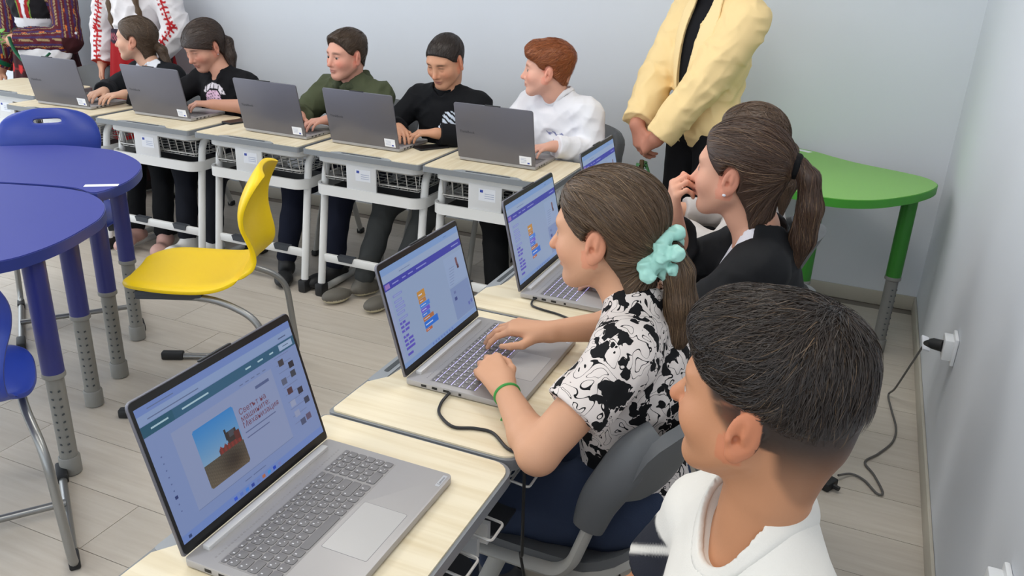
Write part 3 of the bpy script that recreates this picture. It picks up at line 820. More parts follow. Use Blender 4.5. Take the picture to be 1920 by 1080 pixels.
# --- what the displays show
def slide_rects():
    R = []
    bg = (128, 146, 190)
    R.append((-SW, SW, 0, SH, (126, 145, 192), 0))
    R.append((-SW, SW, SH - 0.012, SH, (112, 136, 196), 1))                 # tab strip
    R.append((-SW, SW, SH - 0.026, SH - 0.012, (136, 158, 200), 1))         # address bar
    R.append((-0.155, -0.055, SH - 0.0215, SH - 0.0198, (96, 112, 150), 2))
    R.append((-0.150, -0.10, SH - 0.0075, SH - 0.006, (96, 112, 150), 2))
    R.append((0.135, 0.155, SH - 0.021, SH - 0.019, (80, 96, 135), 2))
    R.append((-SW, SW, SH - 0.0435, SH - 0.027, (44, 92, 122), 2))          # teal tool bar
    for x0, x1 in ((-0.155, -0.122), (-0.095, -0.04), (0.045, 0.058), (0.075, 0.088), (0.105, 0.115)):
        R.append((x0, x1, SH - 0.0366, SH - 0.034, (170, 200, 214), 3))
    R.append((-SW, -0.112, SH - 0.0435, SH - 0.027, (30, 84, 108), 2.5))
    R.append((0.130, 0.165, SH - 0.0405, SH - 0.030, (158, 178, 210), 3)); R.append((0.140, 0.155, SH - 0.0358, SH - 0.0346, (60, 90, 120), 4))
    R.append((-0.128, 0.098, 0.029, SH - 0.058, (138, 152, 190), 1))        # slide page
    R.append((-0.128, 0.098, 0.0285, 0.0292, (100, 116, 156), 2))
    R.append((0.052, 0.086, SH - 0.074, SH - 0.069, (82, 96, 140), 3))
    for k in range(5): R.append((0.022 + k * 0.014, 0.030 + k * 0.014, SH - 0.0545, SH - 0.053, (96, 110, 150), 3))
    # two lines of small print
    R.append((0.003, 0.078, 0.0865, 0.0883, (92, 104, 146), 3)); R.append((0.003, 0.058, 0.0775, 0.0793, (92, 104, 146), 3))
    # thumbnails
    th = [(0.118, 0.150, (64, 60, 66)), (0.140, 0.138, (42, 40, 52)), (0.112, 0.118, (90, 96, 120)), (0.138, 0.122, (60, 64, 76)), (0.118, 0.098, (78, 52, 62)), (0.142, 0.088, (46, 44, 58)), (0.150, 0.066, (56, 62, 84)),
          (0.116, 0.075, (150, 160, 190)), (0.118, 0.055, (146, 156, 188)), (0.126, 0.036, (74, 84, 116)), (0.142, 0.038, (96, 84, 110))]
    for x, y, c in th: R.append((x, x + 0.013, y, y + 0.011, c, 3))
    for k in range(10): R.append((0.112, 0.150, 0.045 + k * 0.0135, 0.0462 + k * 0.0135, (112, 126, 166), 2))
    # task bar
    R.append((-SW, SW, 0, 0.012, (112, 138, 200), 2))
    cols = [(52, 90, 210), (90, 120, 200), (70, 130, 220), (46, 70, 160), (110, 130, 190), (180, 110, 80), (60, 150, 220), (30, 70, 190), (120, 130, 190)]
    for k, c in enumerate(cols): R.append((-0.062 + k * 0.0135, -0.055 + k * 0.0135, 0.003, 0.0085, c, 3))
    R.append((-0.160, -0.154, 0.003, 0.008, (50, 70, 120), 3))
    for k in range(9): R.append((-0.157, -0.1545, 0.045 + k * 0.011, 0.047 + k * 0.011, (92, 108, 156), 3))
    R.append((-0.1585, -0.153, 0.066, 0.071, (40, 54, 110), 4))
    R.append((-0.03, -0.015, 0.0185, 0.02, (96, 112, 156), 3)); R.append((-0.01, 0.02, 0.0185, 0.02, (96, 112, 156), 3))
    return R
def field_photo(u, v):
    """tractor with a red seed drill on a ploughed field under a blue sky"""
    # rounded corners
    for cu, cv in ((0.06, 0.06), (0.94, 0.06), (0.06, 0.94), (0.94, 0.94)):
        if abs(u - 0.5) > 0.44 and abs(v - 0.5) > 0.44 and (u < 0.5) == (cu < 0.5) and (v < 0.5) == (cv < 0.5) and math.hypot(u - cu, v - cv) > 0.065: return None
    n = math.sin(u * 91 + v * 37) * math.sin(v * 71 - u * 53)
    hor = 0.40
    if v < hor:
        f_ = v / hor
        r = 100 - 18 * f_ + 10 * n; g = 88 - 12 * f_ + 9 * n; bl = 72 - 8 * f_ + 8 * n
        d = math.exp(-((u - 0.65) ** 2 * 14 + (v - 0.2) ** 2 * 30)); r -= 40 * d; g -= 40 * d; bl -= 36 * d
        c = (r, g, bl)
    else:
        f_ = (v - hor) / (1 - hor)
        c = (122 - 70 * f_, 160 - 30 * f_, 196 + 4 * f_)
    if 0.40 < u < 0.97 and hor - 0.005 < v < hor + 0.10 - 0.02 * math.cos(u * 60): c = (116 + 18 * math.sin(u * 70), 46, 40)
    if 0.66 < u < 0.92 and hor + 0.08 < v < hor + 0.27: c = (50, 42, 40) if not (0.72 < u < 0.86 and v > hor + 0.16) else (68, 72, 80)
    if 0.64 < u < 0.68 and hor + 0.14 < v < hor + 0.33: c = (40, 40, 42)
    if 0.84 < u < 0.98 and hor + 0.05 < v < hor + 0.2: c = (88, 40, 36)
    return c
def block_rects(offset=0.0):
    """block-coding page: purple bar, palette of pink-lilac blocks, stack of orange and blue blocks"""
    R = [(-SW, SW, 0, SH, (146, 166, 200), 0), (-SW, SW, SH - 0.014, SH, (128, 160, 210), 1), (-SW, SW, SH - 0.029, SH - 0.014, (152, 172, 206), 1),
         (-SW, SW, SH - 0.046, SH - 0.030, (62, 66, 170), 2)]
    R.append((-0.168, -0.150, SH - 0.043, SH - 0.033, (150, 120, 190), 3))
    for x0, x1 in ((-0.14, -0.115), (-0.10, -0.085), (-0.075, -0.055), (-0.04, 0.005), (0.125, 0.16)): R.append((x0, x1, SH - 0.0395, SH - 0.037, (140, 146, 214), 3))
    R.append((-0.105, -0.06, SH - 0.0225, SH - 0.021, (110, 128, 170), 2)); R.append((0.10, 0.115, SH - 0.009, SH - 0.0075, (90, 130, 190), 2))
    R.append((-SW, -0.158, 0.012, SH - 0.046, (152, 166, 204), 1))
    rnd = random.Random(3)
    y = SH - 0.066
    k = 0
    while y > 0.018:
        h_ = 0.0052; lit = k >= 6
        c = (92, 84, 190) if lit else (128, 136, 206)
        n_ = rnd.choice([1, 2, 2, 3])
        wid = rnd.choice([0.022, 0.03, 0.036])
        R.append((-0.150, -0.150 + wid, y, y + h_, c, 3))
        if not lit: R.append((-0.147, -0.153 + wid, y + 0.0014, y + h_ - 0.0014, (150, 164, 208), 4))
        elif n_ > 1: R.append((-0.150 + wid * 0.35, -0.150 + wid * 0.48, y + 0.001, y + h_, (146, 160, 206), 4))
        y -= 0.0088 if k % 4 else 0.0125; k += 1
    # script stack
    sx = -0.062; y = 0.130
    for wid, h_, c in ((0.032, 0.018, (196, 142, 66)), (0.030, 0.010, (184, 126, 70)), (0.042, 0.011, (72, 130, 220)), (0.038, 0.010, (104, 92, 206)), (0.034, 0.010, (64, 118, 214)),
                       (0.046, 0.010, (176, 112, 72)), (0.060, 0.016, (40, 112, 214)), (0.028, 0.007, (184, 104, 66))):
        y -= h_; R.append((sx, sx + wid, y, y + h_ - 0.0008, c, 4)); R.append((sx + 0.004, sx + wid * 0.6, y + h_ * 0.4, y + h_ * 0.55, (206, 214, 236), 5))
    # stage, sprites
    R.append((0.075, SW - 0.004, 0.092, SH - 0.055, (150, 170, 206), 1)); R.append((0.075, SW - 0.004, 0.012, 0.088, (128, 148, 192), 1))
    R.append((0.128, 0.137, 0.130, 0.148, (120, 84, 92), 4)); R.append((0.130, 0.139, 0.122, 0.131, (84, 52, 62), 4))
    R.append((0.086, 0.098, 0.056, 0.064, (66, 80, 140), 4)); R.append((0.088, 0.098, 0.072, 0.078, (104, 120, 170), 4))
    for q in range(7): R.append((0.08 + q * 0.002, 0.10 + q * 0.003, 0.095 + q * 0.006, 0.0962 + q * 0.006, (120, 136, 176), 3))
    R.append((0.142, 0.150, 0.026, 0.034, (96, 108, 180), 4)); R.append((0.155, 0.163, 0.028, 0.036, (96, 108, 180), 4))
    R.append((-SW, SW, 0, 0.010, (128, 156, 206), 2))
    for q in range(8): R.append((-0.05 + q * 0.013, -0.044 + q * 0.013, 0.003, 0.0075, (104, 128, 196), 3))
    return R
M_TXTM = mat('slide_title_ink', (0, 0, 0), 0.6, emit=(112, 60, 78), estr=0.75)
TZ = 0.71
lap_near = build_laptop('near', scr_mesh('screen', slide_rects(), grid=(-0.094, -0.006, 0.043, 0.140, 44, 48, 3, field_photo)),
                        texts=[('\u0421\u0432\u0435\u0442\u044a\u0442 \u043d\u0430', 0.0136, 0.002, 0.1185, M_TXTM), ('\u043c\u0430\u0448\u0438\u043d\u0438\u0442\u0435:', 0.0136, 0.002, 0.1070, M_TXTM),
                               ('\u041c\u0435\u0445\u0430\u043d\u0438\u0437\u0430\u0446\u0438\u044f', 0.0136, 0.002, 0.0955, M_TXTM)], lean=17)
lap_near.location = (-0.783, 0.900, TZ); lap_near.rotation_euler = (0, 0, PI / 2)
tag(lap_near, 'open silver laptop showing a tractor slide, nearest the camera', 'laptop', 'laptops on the side row')
lap_mid = build_laptop('mid', scr_mesh('screen', block_rects()), backlit=True, lean=16)
lap_mid.location = (-0.772, 1.519, TZ); lap_mid.rotation_euler = (0, 0, PI / 2)
tag(lap_mid, 'open silver laptop under the typing hands, showing coding blocks', 'laptop', 'laptops on the side row')
lap_b3 = build_laptop('far', scr_mesh('screen', block_rects()), backlit=True, lean=14)
lap_b3.location = (-0.742, 2.065, TZ); lap_b3.rotation_euler = (0, 0, PI / 2)
tag(lap_b3, 'open laptop behind the face of the girl with mint scrunchie', 'laptop', 'laptops on the side row')
lap_b4 = copy_tree(lap_b3); lap_b4.location = (-0.745, 2.685, TZ)
tag(lap_b4, 'open laptop at the far end of the side row, only its corner seen', 'laptop', 'laptops on the side row')
lap_a = build_laptop('far', scr_mesh('screen', block_rects()), backlit=False, lean=13)
far_laps = [(-3.812, 3.118, 0.05, 'grey laptop lid seen from behind, leftmost in the far row'),
            (-3.205, 3.172, 0.02, 'grey laptop lid seen from behind in front of the girl in black tee'),
            (-2.503, 3.150, -0.03, 'grey laptop lid seen from behind in front of the olive hoodie boy'),
            (-2.024, 3.163, -0.02, 'grey laptop lid seen from behind in front of the black pullover boy'),
            (-1.390, 3.183, -0.02, 'grey laptop lid seen from behind in front of the red haired boy')]
for i, (x, y, dr, lb) in enumerate(far_laps):
    o = lap_a if i == 0 else copy_tree(lap_a)
    o.location = (x, y, TZ); o.rotation_euler = (0, 0, PI + dr)
    tag(o, lb, 'laptop', 'laptops on the far row')

# ------------------------------------------------------------------ small things
M_CABLE = mat('black_cable', (24, 24, 26), 0.45)
M_CABG = mat('grey_cable', (92, 90, 88), 0.5)
def cable(name, pts, r, label, m=None, n=10):
    P = spline(pts, n); c = P[0].copy()
    b = MB(); b.tube([p - c for p in P], r, 8)
    o = b.build(name, m or M_CABLE); o.location = c
    return tag(o, label, 'cable')
z_ = TZ + 0.004
cable('charging_cable', [(-0.672, 1.3375, TZ + 0.0085), (-0.672, 1.322, TZ + 0.008), (-0.671, 1.297, z_), (-0.655, 1.262, z_), (-0.612, 1.233, z_), (-0.572, 1.246, z_), (-0.535, 1.247, z_),
                         (-0.492, 1.213, z_), (-0.466, 1.203, z_), (-0.449, 1.196, TZ - 0.01), (-0.444, 1.19, 0.62), (-0.445, 1.20, 0.50), (-0.46, 1.235, 0.46), (-0.44, 1.255, 0.3), (-0.40, 1.22, 0.08), (-0.33, 1.20, 0.006)], 0.0032,
      'black charging cable looping from the typing girl\'s laptop over the desk edge')
cable('charging_cable', [(-0.700, 1.8845, TZ + 0.0085), (-0.702, 1.868, TZ + 0.008), (-0.695, 1.848, z_), (-0.665, 1.836, z_), (-0.62, 1.828, z_), (-0.575, 1.812, z_), (-0.535, 1.80, z_), (-0.49, 1.782, z_), (-0.462, 1.776, z_),
                         (-0.448, 1.772, TZ - 0.012), (-0.443, 1.77, 0.5), (-0.42, 1.78, 0.2), (-0.38, 1.79, 0.006)], 0.0028,
      'thin black charging cable on the third desk of the side row')
cable('power_cable', [(0.372, 2.90, 0.40), (0.345, 2.99, 0.36), (0.325, 3.10, 0.22), (0.30, 3.20, 0.06), (0.285, 3.235, 0.007), (0.296, 3.12, 0.006), (0.312, 2.98, 0.006), (0.300, 2.87, 0.006), (0.255, 2.765, 0.006),
                      (0.215, 2.69, 0.006), (0.245, 2.62, 0.006), (0.272, 2.53, 0.006), (0.255, 2.515, 0.006), (0.215, 2.575, 0.006), (0.175, 2.59, 0.008), (0.135, 2.545, 0.018)], 0.0038,
      'dark power cord winding over the floor from the wall socket', M_CABG)
t = thing('power_adapter', 'black laptop power brick lying on the floor behind the boy', 'adapter', (0.085, 2.50, 0), -0.5)
b = MB(); b.box(-0.055, 0.045, -0.03, 0.03, 0.0005, 0.03, 0.006); b.build('brick', M_BLACK, t)
b = MB(); b.tube([(0.04, 0, 0.016), (0.065, 0.0, 0.016)], 0.008, 8); b.build('cord_relief', M_BLACK, t)
t = thing('wall_socket', 'white wall socket box with a black plug on the right wall', 'socket', (XR, 2.72, 0.46))
b = MB(); b.box(-0.012, -0.0005, -0.045, 0.045, -0.045, 0.045, 0.004); b.build('face_plate', mat('socket_white', (232, 234, 236), 0.35), t)
b = MB(); b.box(-0.038, -0.011, -0.034, 0.034, -0.034, 0.034, 0.004); b.build('socket_body', MATS['socket_white'], t)
sk2 = copy_tree(t); sk2.location = (XR, 1.455, 0.515); tag(sk2, 'second white wall socket low on the right wall, at the frame corner', 'socket')
t = thing('plug', 'black power plug with a white cord tag in the wall socket', 'plug', (XR - 0.0385, 2.72, 0.46))
b = MB(); b.tube([(0.0, 0, 0), (-0.025, 0.01, -0.002), (-0.04, 0.06, -0.025), (-0.03, 0.11, -0.05)], 0.012, 10, radii=[0.019, 0.018, 0.008, 0.005]); b.build('plug_body', M_BLACK, t)
b = MB(); b.tube([(-0.03, 0.11, -0.05), (-0.024, 0.16, -0.062), (0.013, 0.18, -0.06)], 0.004, 8); b.build('cord', M_CABLE, t)
b = MB(); b.box(-0.012, 0.012, -0.03, 0.03, -0.004, 0.004, 0.001); o = b.build('cord_tag', M_STICK, t); o.location = (-0.024, 0.205, -0.085); o.rotation_euler = (0.5, 0.3, 0.3)
def phone(loc, rz, label):
    t = thing('smartphone', label, 'phone', loc, rz, 'phones on the far desks')
    b = MB(); b.prism(rrect(-0.037, 0.037, -0.076, 0.076, 0.009, 4), 0.0003, 0.008, bev=0.001); b.build('body', M_BLACK, t)
    b = MB(); b.prism(rrect(-0.034, 0.034, -0.073, 0.073, 0.007, 4), 0.008, 0.0083); b.build('glass', M_BEZEL, t)
phone((-1.775, 3.315, TZ), -0.55, 'dark phone beside the laptop of the boy in black pullover')
phone((-2.845, 3.30, TZ), -0.25, 'dark phone on the desk of the girl in print tee')
# ------------------------------------------------------------------ implicit surfaces for the figures
F32 = np.float32
def A3(v): return np.asarray(v, dtype=np.float64)
def unit(v):
    v = A3(v); return v / (np.linalg.norm(v) + 1e-12)
def smin(a, b, k):
    h = np.clip(0.5 + 0.5 * (b - a) / k, 0, 1)
    return b * (1 - h) + a * h - k * h * (1 - h)
def smax(a, b, k): return -smin(-a, -b, k)

class Field:
    """list of primitives merged with a smooth union; every primitive knows its bounding sphere"""
    def __init__(s): s.pr = []; s.post = []
    def add(s, fn, c, R, k, op=1): s.pr.append((fn, A3(c).astype(F32), float(R), float(k), op))
    def sph(s, c, r, k=0.01, op=1):
        c = A3(c).astype(F32)
        s.add(lambda P: np.sqrt(((P - c) ** 2).sum(1)) - F32(r), c, r, k, op)
    def ell(s, c, rad, M=None, k=0.01, op=1):
        c = A3(c).astype(F32); rad = A3(rad).astype(F32); M = (np.eye(3) if M is None else A3(M)).astype(F32)
        def fn(P):
            q = (P - c) @ M                        # columns of M are the axes
            k0 = np.sqrt(((q / rad) ** 2).sum(1)); k1 = np.sqrt(((q / rad ** 2) ** 2).sum(1)) + 1e-9
            return k0 * (k0 - 1) / k1
        s.add(fn, c, rad.max(), k, op)
    def rc(s, a, b, ra, rb, k=0.01, op=1):
        a = A3(a).astype(F32); b = A3(b).astype(F32); d = b - a; L2 = float(d @ d) + 1e-12
        def fn(P):
            q = P - a
            t = np.clip((q @ d) / L2, 0, 1)
            return np.sqrt(((q - t[:, None] * d) ** 2).sum(1)) - (ra + (rb - ra) * t)
        s.add(fn, (a + b) / 2, math.sqrt(L2) / 2 + max(ra, rb), k, op)
    def cone(s, a, b, ra, rb, rnd=0.004, k=0.01, op=1, squash=None):
        """cone with flat ends"""
        a = A3(a).astype(F32); b = A3(b).astype(F32); d = b - a; L = float(np.linalg.norm(d)); u = d / L
        def fn(P):
            q = P - a; t = q @ u
            rr = np.sqrt(np.maximum((q ** 2).sum(1) - t * t, 0))
            e = rr - (ra + (rb - ra) * np.clip(t / L, 0, 1)) + rnd
            f = np.maximum(-t, t - L) + rnd
            return np.minimum(np.maximum(e, f), 0) + np.sqrt(np.maximum(e, 0) ** 2 + np.maximum(f, 0) ** 2) - rnd
        s.add(fn, (a + b) / 2, L / 2 + max(ra, rb), k, op)
    def __call__(s, P, margin=1e9):
        P = P.astype(F32); d = np.full(len(P), min(margin, 9.0), dtype=F32)
        if margin < 1e8 and len(P): pl, ph = P.min(0), P.max(0)
        for fn, c, R, k, op in s.pr:
            if margin < 1e8:
                e = np.maximum(np.maximum(pl - c, c - ph), 0)
                if float(e @ e) > (R + margin + k) ** 2: continue
                idx = np.nonzero(((P - c) ** 2).sum(1) < (R + margin + k) ** 2)[0]
                if not len(idx): continue
                v = fn(P[idx])
                d[idx] = smin(d[idx], v, k) if op == 1 else smax(d[idx], -v, k)
            else:
                v = fn(P); d = smin(d, v, k) if op == 1 else smax(d, -v, k)
        for g in s.post: d = g(P, d)
        return d
    def bounds(s, pad=0.02):
        lo = np.min([c - R for fn, c, R, k, op in s.pr if op == 1], axis=0) - pad
        hi = np.max([c + R for fn, c, R, k, op in s.pr if op == 1], axis=0) + pad
        return lo, hi

def polygonize(f, lo, hi, h, B=8):
    lo = A3(lo); n = np.ceil((A3(hi) - lo) / h).astype(int) + 1
    nb = -(-n // B)
    g = np.stack(np.meshgrid(*[np.arange(q) for q in nb], indexing='ij'), -1).reshape(-1, 3)
    cen = lo + (g * B + (B - 1) / 2) * h
    dc = f(cen)
    keep = np.abs(dc) < B * h * 0.87 * 1.45 + 2 * h
    D = np.repeat(np.repeat(np.repeat(np.where(dc < 0, -1, 1).astype(F32).reshape(nb), B, 0), B, 1), B, 2)
    off = np.stack(np.meshgrid(*[np.arange(B)] * 3, indexing='ij'), -1).reshape(-1, 3)
    kb = g[keep]
    kb = kb[np.lexsort((kb[:, 2], kb[:, 1] // 4, kb[:, 0] // 4, kb[:, 2] // 4))]
    for c0 in range(0, len(kb), 48):
        blk = kb[c0:c0 + 48]
        ijk = (blk[:, None, :] * B + off[None]).reshape(-1, 3)
        v = f(lo + ijk * h, margin=3.5 * h + 0.01)
        D[ijk[:, 0], ijk[:, 1], ijk[:, 2]] = v
    S = D < 0
    nx, ny, nz = D.shape
    cnt = np.zeros((nx - 1, ny - 1, nz - 1), dtype=np.uint8)
    for a in (0, 1):
        for b_ in (0, 1):
            for c in (0, 1): cnt += S[a:nx - 1 + a, b_:ny - 1 + b_, c:nz - 1 + c]
    cell = np.argwhere((cnt > 0) & (cnt < 8))
    cid = np.full(cnt.shape, -1, dtype=np.int32); cid[cell[:, 0], cell[:, 1], cell[:, 2]] = np.arange(len(cell))
    co = np.array([[a, b_, c] for a in (0, 1) for b_ in (0, 1) for c in (0, 1)])
    vals = np.stack([D[cell[:, 0] + o[0], cell[:, 1] + o[1], cell[:, 2] + o[2]] for o in co], 1)
    acc = np.zeros((len(cell), 3)); num = np.zeros(len(cell))
    for i in range(8):
        for j in range(i + 1, 8):
            if abs(co[i] - co[j]).sum() != 1: continue
            a, b_ = vals[:, i], vals[:, j]; m = (a < 0) != (b_ < 0)
            t = np.where(m, a / (a - b_ + 1e-12), 0)
            acc += np.where(m[:, None], co[i] + (co[j] - co[i]) * t[:, None], 0); num += m
    V = lo + (cell + acc / num[:, None]) * h
    quads = []
    for ax in range(3):
        sl0 = [slice(None)] * 3; sl1 = [slice(None)] * 3; sl0[ax] = slice(0, -1); sl1[ax] = slice(1, None)
        e = np.argwhere(S[tuple(sl0)] != S[tuple(sl1)])
        u_, v_ = [(1, 2), (2, 0), (0, 1)][ax]
        ok = (e[:, u_] > 0) & (e[:, v_] > 0) & (e[:, u_] < D.shape[u_] - 1) & (e[:, v_] < D.shape[v_] - 1); e = e[ok]
        du = np.zeros(3, int); du[u_] = 1; dv = np.zeros(3, int); dv[v_] = 1
        q = [e - du - dv, e - dv, e, e - du]
        ids = np.stack([cid[p[:, 0], p[:, 1], p[:, 2]] for p in q], 1)
        flip = ~S[e[:, 0], e[:, 1], e[:, 2]]
        ids[flip] = ids[flip][:, ::-1]
        quads.append(ids)
    Q = np.concatenate(quads); Q = Q[(Q >= 0).all(1)]
    # one Newton step onto the true surface
    e_ = h * 0.5; mg = 3.5 * h + 0.01
    d0 = f(V, margin=mg); gr = np.stack([f(V + np.eye(3)[i] * e_, margin=mg) - f(V - np.eye(3)[i] * e_, margin=mg) for i in range(3)], 1) / (2 * e_)
    gl = (gr ** 2).sum(1)
    st = np.clip(d0 / np.maximum(gl, 0.25), -0.5 * h, 0.5 * h)
    V = V - gr * st[:, None]
    return V, Q

def grad(f, P, e=0.002):
    g = np.stack([f(P + np.eye(3)[i] * e) - f(P - np.eye(3)[i] * e) for i in range(3)], 1)
    return g / (np.linalg.norm(g, axis=1, keepdims=True) + 1e-9)

class Head:
    """head frame: origin between the ears at eye height; x = left, y = forward (face), z = up"""
    def __init__(s, c, fwd, pitch=0.0, roll=0.0, scale=1.0):
        f = unit((fwd[0], fwd[1], 0)); up = np.array([0, 0, 1.0]); lf = np.cross(up, f)
        cp, sp = math.cos(pitch), math.sin(pitch)            # pitch > 0 looks down
        f2 = f * cp - up * sp; u2 = up * cp + f * sp
        cr, sr = math.cos(roll), math.sin(roll)              # roll > 0 tilts towards the left shoulder
        l3 = lf * cr - u2 * sr; u3 = u2 * cr + lf * sr
        s.M = np.stack([l3, f2, u3], 1); s.c = A3(c); s.s = scale
    def w(s, x, y, z): return s.c + s.M @ (np.array([x, y, z]) * s.s)
    def loc(s, P): return ((P - s.c) @ s.M) / s.s
    def prims(s, F, fat=1.0, nose=1.0, jaw=1.0, detail=True, lips=1.0, nl=0.0):
        S_ = s.s
        def E(c, r, k, op=1, rot=None):
            M = s.M if rot is None else s.M @ rot
            F.ell(s.w(*c), A3(r) * S_, M, k * S_, op)
        def R(a, b, ra, rb, k, op=1): F.rc(s.w(*a), s.w(*b), ra * S_, rb * S_, k * S_, op)
        E((0, -0.018, 0.030), (0.0735, 0.092, 0.080), 0.01)
        E((0, 0.026, 0.012), (0.064, 0.060, 0.072), 0.03)
        E((0, 0.034, -0.040), (0.0545 * fat, 0.053, 0.066), 0.03)
        for x in (-1, 1):
            R((x * 0.050 * jaw, 0.002, -0.045), (x * 0.018, 0.062, -0.094), 0.022 * fat, 0.014, 0.03)
            E((x * 0.038 * fat, 0.052, -0.030), (0.026 * fat, 0.026, 0.024), 0.025)
        E((0, 0.066, -0.095), (0.019, 0.017, 0.014), 0.02)
        E((0, 0.070, 0.020), (0.050, 0.018, 0.012), 0.02)
        for x in (-1, 1):
            F.sph(s.w(x * 0.0315, 0.098, -0.004), 0.0175 * S_, 0.012 * S_, -1)
            F.sph(s.w(x * 0.0310, 0.0712, 0.0006), 0.0140 * S_, 0.0035 * S_)      # upper lid
            F.sph(s.w(x * 0.0310, 0.0708, -0.0090), 0.0138 * S_, 0.0025 * S_)     # lower lid
        R((0, 0.084, 0.006), (0, 0.103 * (0.9 + 0.1 * nose) + nl, -0.036), 0.0075, 0.0088 * nose, 0.012)
        R((0, 0.098 + nl, -0.030), (0, 0.104 + 0.004 * (nose - 1) + nl, -0.037), 0.0085 * nose, 0.0092 * nose, 0.008)
        for x in (-1, 1): F.sph(s.w(x * 0.0115 * nose, 0.090 + nl * 0.5, -0.0405), 0.0078 * S_, 0.006 * S_)
        E((0, 0.079, -0.058), (0.020, 0.013, 0.012), 0.014)
        E((0, 0.0885, -0.0605), (0.0185 * lips, 0.0070, 0.0048), 0.005)
        E((0, 0.0870, -0.0710), (0.0165 * lips, 0.0072, 0.0056), 0.005)
        E((0, 0.0960, -0.0655), (0.019 * lips, 0.0055, 0.0011), 0.003, -1)
        R((0, -0.056, -0.028), (0, -0.030, -0.105), 0.043, 0.038, 0.03)        # nape
        # ears
        for x in (-1, 1):
            a = 0.42
            rot = np.array([[math.cos(x * a), math.sin(x * a), 0], [-math.sin(x * a), math.cos(x * a), 0], [0, 0, 1.0]])
            tilt = 0.14; rt = np.array([[1, 0, 0], [0, math.cos(tilt), -math.sin(tilt)], [0, math.sin(tilt), math.cos(tilt)]])
            rr = rot @ rt
            cx = (x * 0.0775, -0.012, -0.010)
            E(cx, (0.0075, 0.0190, 0.0315), 0.006, 1, rr)
            nx_ = rr @ np.array([x, 0, 0]); ff = rr @ np.array([0, 1, 0]); uu = rr @ np.array([0, 0, 1])
            q = np.array(cx) + nx_ * 0.0074 + ff * 0.002 + uu * 0.001
            E(tuple(q), (0.0050, 0.0105, 0.0185), 0.004, -1, rr)
            q2 = np.array(cx) + nx_ * 0.0045 - ff * 0.001 + uu * 0.006
            E(tuple(q2), (0.0035, 0.0045, 0.015), 0.004, 1, rr)
            q3 = np.array(cx) + nx_ * 0.003 + ff * 0.008 - uu * 0.006
            E(tuple(q3), (0.0060, 0.0055, 0.0055), 0.003, -1, rr)
            q4 = np.array(cx) + nx_ * 0.002 + ff * 0.0145 - uu * 0.007
            E(tuple(q4), (0.004, 0.0035, 0.006), 0.004, 1, rr)
            q5 = np.array(cx) + nx_ * 0.001 + ff * 0.004 - uu * 0.026
            E(tuple(q5), (0.0055, 0.0085, 0.009), 0.006, 1, rr)
    def skull(s, grow=0.0):
        """smooth skull used below the hair"""
        F = Field()
        F.ell(s.w(0, -0.018, 0.030), (A3((0.0735, 0.092, 0.080)) + grow) * s.s, s.M, 0.01)
        F.ell(s.w(0, 0.026, 0.012), (A3((0.064, 0.060, 0.072)) + grow) * s.s, s.M, 0.03)
        F.ell(s.w(0, 0.010, -0.040), (A3((0.056, 0.060, 0.062)) + grow) * s.s, s.M, 0.03)
        F.rc(s.w(0, -0.040, -0.04), s.w(0, -0.040, -0.12), (0.046 + grow) * s.s, (0.044 + grow) * s.s, 0.03)
        return F

def ik(a, t, l1, l2, hint):
    a, t, hint = A3(a), A3(t), A3(hint); d = t - a; L = min(np.linalg.norm(d), (l1 + l2) * 0.999); u = unit(d)
    x = (l1 * l1 - l2 * l2 + L * L) / (2 * L); hgt = math.sqrt(max(l1 * l1 - x * x, 0))
    n = hint - u * (hint @ u); return a + u * x + unit(n) * hgt

